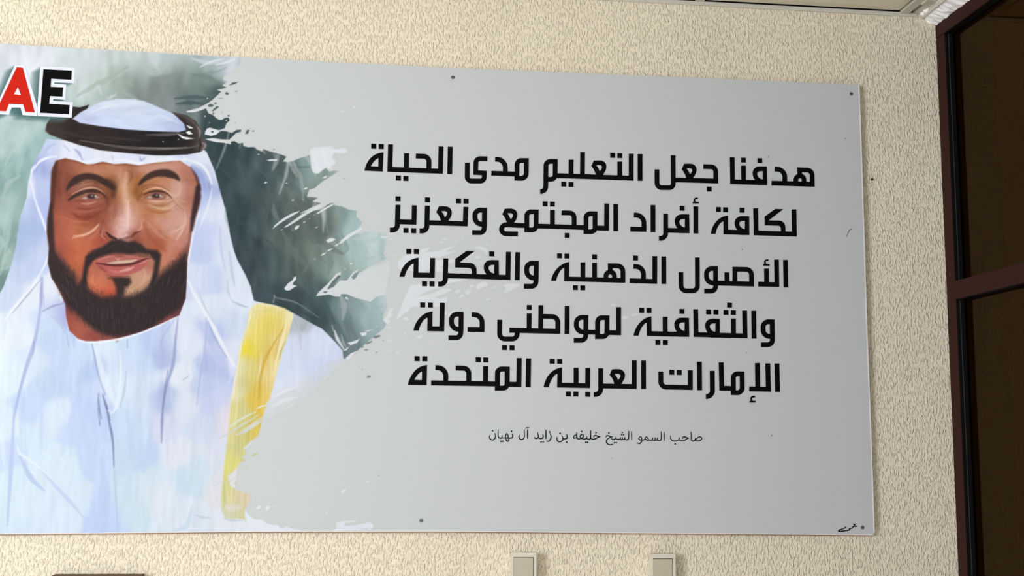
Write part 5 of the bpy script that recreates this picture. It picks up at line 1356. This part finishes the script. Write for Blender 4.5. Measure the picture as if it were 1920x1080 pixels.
def line_five():
    k = Ink()
    p = Pen(k, 750, 660, 7.385, 70)
    k.poly(p.F(cubic((105, 457), (148, 290), (240, 190), (375, 180)) + [(368, 460)]),
           p.F([(303, 270), (302, 388), (200, 384)] + cubic((200, 384), (222, 335), (258, 290), (303, 270))[1:-1]))
    p.S((430, 427), (1348, 443)).S((1484, 446), (1645, 448), (1650, 82)).S((490, 217), (633, 222, 112), (633, 430)).S((770, 222), (951, 226, 75), (952, 435))
    p.S((1186, 193), (1184, 445)).Q((1083, 107), (1187, 110), (237, 92), (343, 94))
    p.S((1484, 237), (1350, 234, 60), (1347, 500), (1482, 502, 60), closed=True).S((1780, 87), (1774, 486))
    p = Pen(k, 1010, 660, 9.143, 85)
    p.teh((82, 605), (110, 430), (225, 280), (400, 265), (397, 590), (315, 610), (318, 375), (270, 380), (195, 490), (170, 605))
    p.S((315, 567), (839, 577), (842, 272)).S((640, 270), (640, 575)).Q((231, 159), (359, 162), (508, 719), (637, 721), (840, 726))
    p.S((1062, 278), (1060, 728, 90), (942, 728)).S((1058, 582), (1637, 592), (1637, 145)).ain(1350, 620).S((1796, 147), (1797, 637))
    p = Pen(k, 1220, 660, 7.385, 69)
    p.S((139, 270), (140, 485, 75), (548, 492), (548, 252)).Q((292, 281), (394, 284)).S((673, 135), (677, 530))
    p.S((851, 260), (855, 618, 85), (762, 618)).S((975, 143), (983, 502), (1150, 506))
    p.S((1265, 303), (1142, 300, 60), (1145, 563), (1268, 567, 72), closed=True)
    p.S((1363, 510), (1628, 515), (1620, 157)).S((1477, 152), (1482, 515)).S((1747, 158), (1755, 552))
    p.S((1445, 619), (1392, 619, 25), (1392, 684, 25), (1430, 687), w=24).S((1365, 687), (1455, 688), w=24)
    return k


def caption():
    k = Ink()
    W = 31
    p = Pen(k, 910, 795, 14.77, W)
    p.V((265, 260), (279, 345), (245, 420), (188, 442), (132, 412), (113, 360), (128, 312)).V((352, 148), (352, 330), (382, 385), (445, 388), (464, 322))
    p.V((450, 388), (560, 386), (690, 390), (748, 370), (755, 320), (742, 272)).V((592, 258), (560, 310), (562, 376)).V((592, 258), (628, 325), (632, 385))
    p.V((565, 385), (578, 450), (612, 482), (648, 455), (640, 400)).D((199, 187), (428, 480), (484, 480), (727, 203))
    p.V((1075, 155), (1078, 345), (1052, 408), (1000, 430), (948, 405), (931, 352), (940, 305)).V((1166, 162), (1168, 402))
    p.V((1114, 122), (1150, 103), (1182, 112), (1216, 100))
    p.V((1450, 238), (1466, 350), (1430, 400), (1378, 398), (1362, 372)).V((1465, 370), (1500, 402), (1560, 402), (1598, 370), (1598, 315), (1588, 285))
    p.D((1543, 497), (1600, 495), (1778, 220)).V((1675, 168), (1678, 408)).V((1792, 262), (1818, 350), (1798, 432), (1748, 478), (1697, 475))
    p = Pen(k, 1030, 795, 14.77, W)
    p.V((345, 325), (374, 400), (348, 468), (280, 493), (227, 468), (206, 412), (212, 368)).V((370, 402), (440, 412), (488, 385), (492, 335), (478, 290)).D((296, 258), (478, 503))
    p.V((757, 240), (752, 340), (778, 402), (830, 415), (900, 388)).V((750, 295), (690, 322), (668, 370), (698, 395), (748, 378))
    p.V((882, 278), (850, 340), (868, 388), (928, 372), (938, 315), (898, 280), (868, 330)).V((870, 395), (960, 418), (1022, 402), (1040, 352))
    p.V((1022, 402), (1090, 420), (1138, 392), (1142, 182)).V((1140, 390), (1200, 422), (1280, 405), (1350, 365), (1405, 348))
    p.V((1226, 365), (1240, 326), (1290, 320), (1350, 342), (1400, 348)).D((895, 205), (1290, 240), (1008, 507), (1058, 507))
    p = Pen(k, 1120, 795, 14.77, W)
    p.V((236, 365), (255, 326), (300, 325), (360, 348), (416, 352)).V((405, 357), (300, 400), (250, 460), (262, 530), (322, 574), (390, 574), (428, 560))
    p.V((388, 398), (412, 425), (470, 425), (508, 398), (514, 358)).V((508, 405), (560, 425), (620, 420), (640, 372)).V((632, 425), (680, 430), (692, 372))
    p.V((692, 425), (748, 428), (762, 372)).V((758, 425), (820, 436), (862, 400), (869, 200)).V((947, 205), (950, 438))
    p.D((318, 245), (472, 518), (525, 518), (688, 235), (672, 295), (727, 295))
    p.V((1186, 346), (1146, 400), (1170, 436), (1224, 430), (1214, 370), (1186, 346)).V((1226, 425), (1220, 490), (1166, 545), (1105, 525))
    p.V((1200, 442), (1280, 440), (1328, 410)).V((1356, 346), (1320, 400), (1385, 450), (1408, 415), (1356, 346))
    p.V((1385, 450), (1450, 446), (1518, 440), (1530, 382)).V((1520, 445), (1588, 450), (1602, 382)).V((1595, 450), (1650, 440), (1665, 382))
    p.V((1655, 442), (1712, 455), (1764, 420), (1768, 212)).V((1845, 222), (1850, 458))
    p = Pen(k, 1200, 795, 14.77, W)
    p.V((842, 332), (850, 410), (910, 465), (1000, 465), (1072, 430), (1096, 382)).D((970, 552))
    p.V((1176, 405), (1190, 361), (1240, 355), (1300, 378), (1352, 390)).V((1082, 440), (1140, 465), (1220, 455), (1290, 412), (1352, 390))
    p.V((1415, 222), (1420, 420), (1450, 468), (1500, 465), (1524, 430), (1530, 396))
    p.V((1536, 440), (1572, 400), (1640, 356), (1692, 372), (1700, 420), (1640, 464), (1562, 464), (1530, 438))
    return k


def signature():
    k = Ink()
    Pen(k, 1520, 930, 12, 26).V((790, 708), (700, 745), (640, 768), (645, 795), (860, 765), (870, 735), (930, 722), (950, 692), (1035, 685)).V((1035, 685), (985, 665), (975, 640), (1015, 628)).D((785, 705), r=20)
    return k


def scuffs():
    for (x, y, r) in ((1440.2, 294, 1.2), (1391.3, 467.5, 1.2), (1399.2, 661.8, 1), (1147.4, 859.2, 1), (1446.6, 816.6, 1.3), (710.8, 892, 1), (1585, 259.5, 1.3)):
        k = Ink()
        Pen(k, 0, 0, 1, 1).D((x, y), r=r)
        yield k
    k = Ink()
    Pen(k, 1560, 260, 2.842, 3.4).V((78, 522), (88, 495), (103, 480))
    yield k


for fn in (line_one, line_two, line_three, line_four, line_five):
    bpart(fn().build('lettering', M_INK))
bpart(caption().build('caption', M_CAPTION), 'small thin Arabic caption under the big lettering')
bpart(signature().build('signature', M_INK), 'hand drawn signature at the lower right corner')
for k in scuffs():
    bpart(k.build('scuff_mark', M_SCREW))

# the red A and black E of the country letters, each on a white outline
g = Frame(0, 100, 8.306)
for (out, ink, hole, mat, lab) in (
        ([(235, 178), (388, 185), (474, 470), (583, 838), (585, 977), (352, 963), (322, 845), (185, 845), (138, 957), (-112, 943)],
         [(262, 218), (357, 225), (545, 922), (398, 915), (362, 800), (142, 788), (98, 905), (-58, 897)],
         [(280, 526), (326, 650), (220, 640)], M_RED, 'red letter A with white outline'),
        ([(630, 203), (1173, 226), (1158, 466), (848, 451), (845, 475), (1033, 488), (1018, 724), (830, 712), (828, 742), (1138, 762), (1118, 1004), (575, 977)],
         [(678, 247), (1122, 270), (1112, 415), (800, 398), (790, 522), (985, 530), (974, 678), (778, 668), (770, 788), (1087, 805), (1074, 951), (625, 928)],
         None, M_INK, 'black letter E with white outline')):
    o = bpart(Ink(0.0011).poly(g(ink), *([g(hole)] if hole else [])).build('letter', mat), lab)
    q = Ink(0.0007).poly(g(out)).build('letter_outline', M_WHITE)
    q.parent = o

# ---------------------------------------------------------------- things on the wall


def switch(px0, px1, py, label):
    P = 0.032
    x0, z1 = on_y(px0, py, -P)
    x1, _ = on_y(px1, py, -P)
    z0 = z1 - 0.118
    t = tag(empty('wall_switch', ((x0 + x1) / 2, 0.0, z0)), label, 'switch', 'surface-mounted switches under the sign')
    w = x1 - x0
    r0, r1 = x0 + 0.006, x1 - 0.0075          # the opening in the cover
    zt, zm, zb = z1 - 0.0125, z1 - 0.066, z0 + 0.008

    def part(mb, name, mat, bev=0.0):
        return keep_place(mb.build(name, mat, t, bev))
    part(MB().box(x0 + 0.001, x1 - 0.001, -P + 0.008, 0.0, z0 + 0.001, z1 - 0.001), 'box', M_SWITCH, 0.003)
    c = MB()                                   # cover frame around the opening
    c.box(x0, r0, -P, -P + 0.0085, z0, z1).box(r1, x1, -P, -P + 0.0085, z0, z1)
    c.box(r0, r1, -P, -P + 0.0085, zt, z1).box(r0, r1, -P, -P + 0.0085, z0, zb)
    part(c, 'cover', M_SWITCH, 0.0)
    part(MB().box(r0, r1, -P + 0.006, -P + 0.0082, zb, zt), 'recess', M_SEAM)
    g = 0.0016
    part(MB().box(r0 + 0.0008, r1 - g, -P - 0.001, -P + 0.006, zm + 0.0008, zt - g), 'rocker', M_ROCKER, 0.0012)
    part(MB().box(r0 + 0.0008, r1 - g, -P - 0.001, -P + 0.006, zb + 0.0008, zm - 0.0008), 'name_plate', M_FLAP, 0.0012)
    return t


switch(958.6, 1006.0, 1036.2, 'left of the two pale plastic wall switches below the sign, with a short square rocker')
switch(1220.8, 1266.4, 1038.6, 'right of the two pale plastic wall switches below the sign, nearer the dark glazed frame')

x, z = on_y(1633.5, 337, 0)
n = tag(empty('nail', (x, 0, z)), 'small rusty nail in the cream wall just right of the sign', 'nail')
keep_place(MB().disc(x, z, 0.001, -0.006, 0.0022, 10).build('shank', M_NAIL, n))
keep_place(MB().disc(x, z, -0.006, -0.008, 0.0042, 12, 0.0008).build('head', M_NAIL, n))

x0, z1 = on_y(98, 1078.6, -0.03)
x1, _ = on_y(266, 1078.6, -0.03)
n = tag(empty('notice_frame', ((x0 + x1) / 2, 0, z1 - 0.3)), 'dark brown framed notice whose top edge shows below the left end of the sign', 'frame')
keep_place(MB().box(x0, x1, -0.03, 0, z1 - 0.018, z1).box(x0, x1, -0.03, 0, z1 - 0.3, z1 - 0.282)
           .box(x0, x0 + 0.018, -0.03, 0, z1 - 0.282, z1 - 0.018).box(x1 - 0.018, x1, -0.03, 0, z1 - 0.282, z1 - 0.018).build('frame', M_NOTICE, n))
keep_place(MB().box(x0 + 0.018, x1 - 0.018, -0.016, -0.002, z1 - 0.282, z1 - 0.018).build('sheet', M_SWITCH, n))
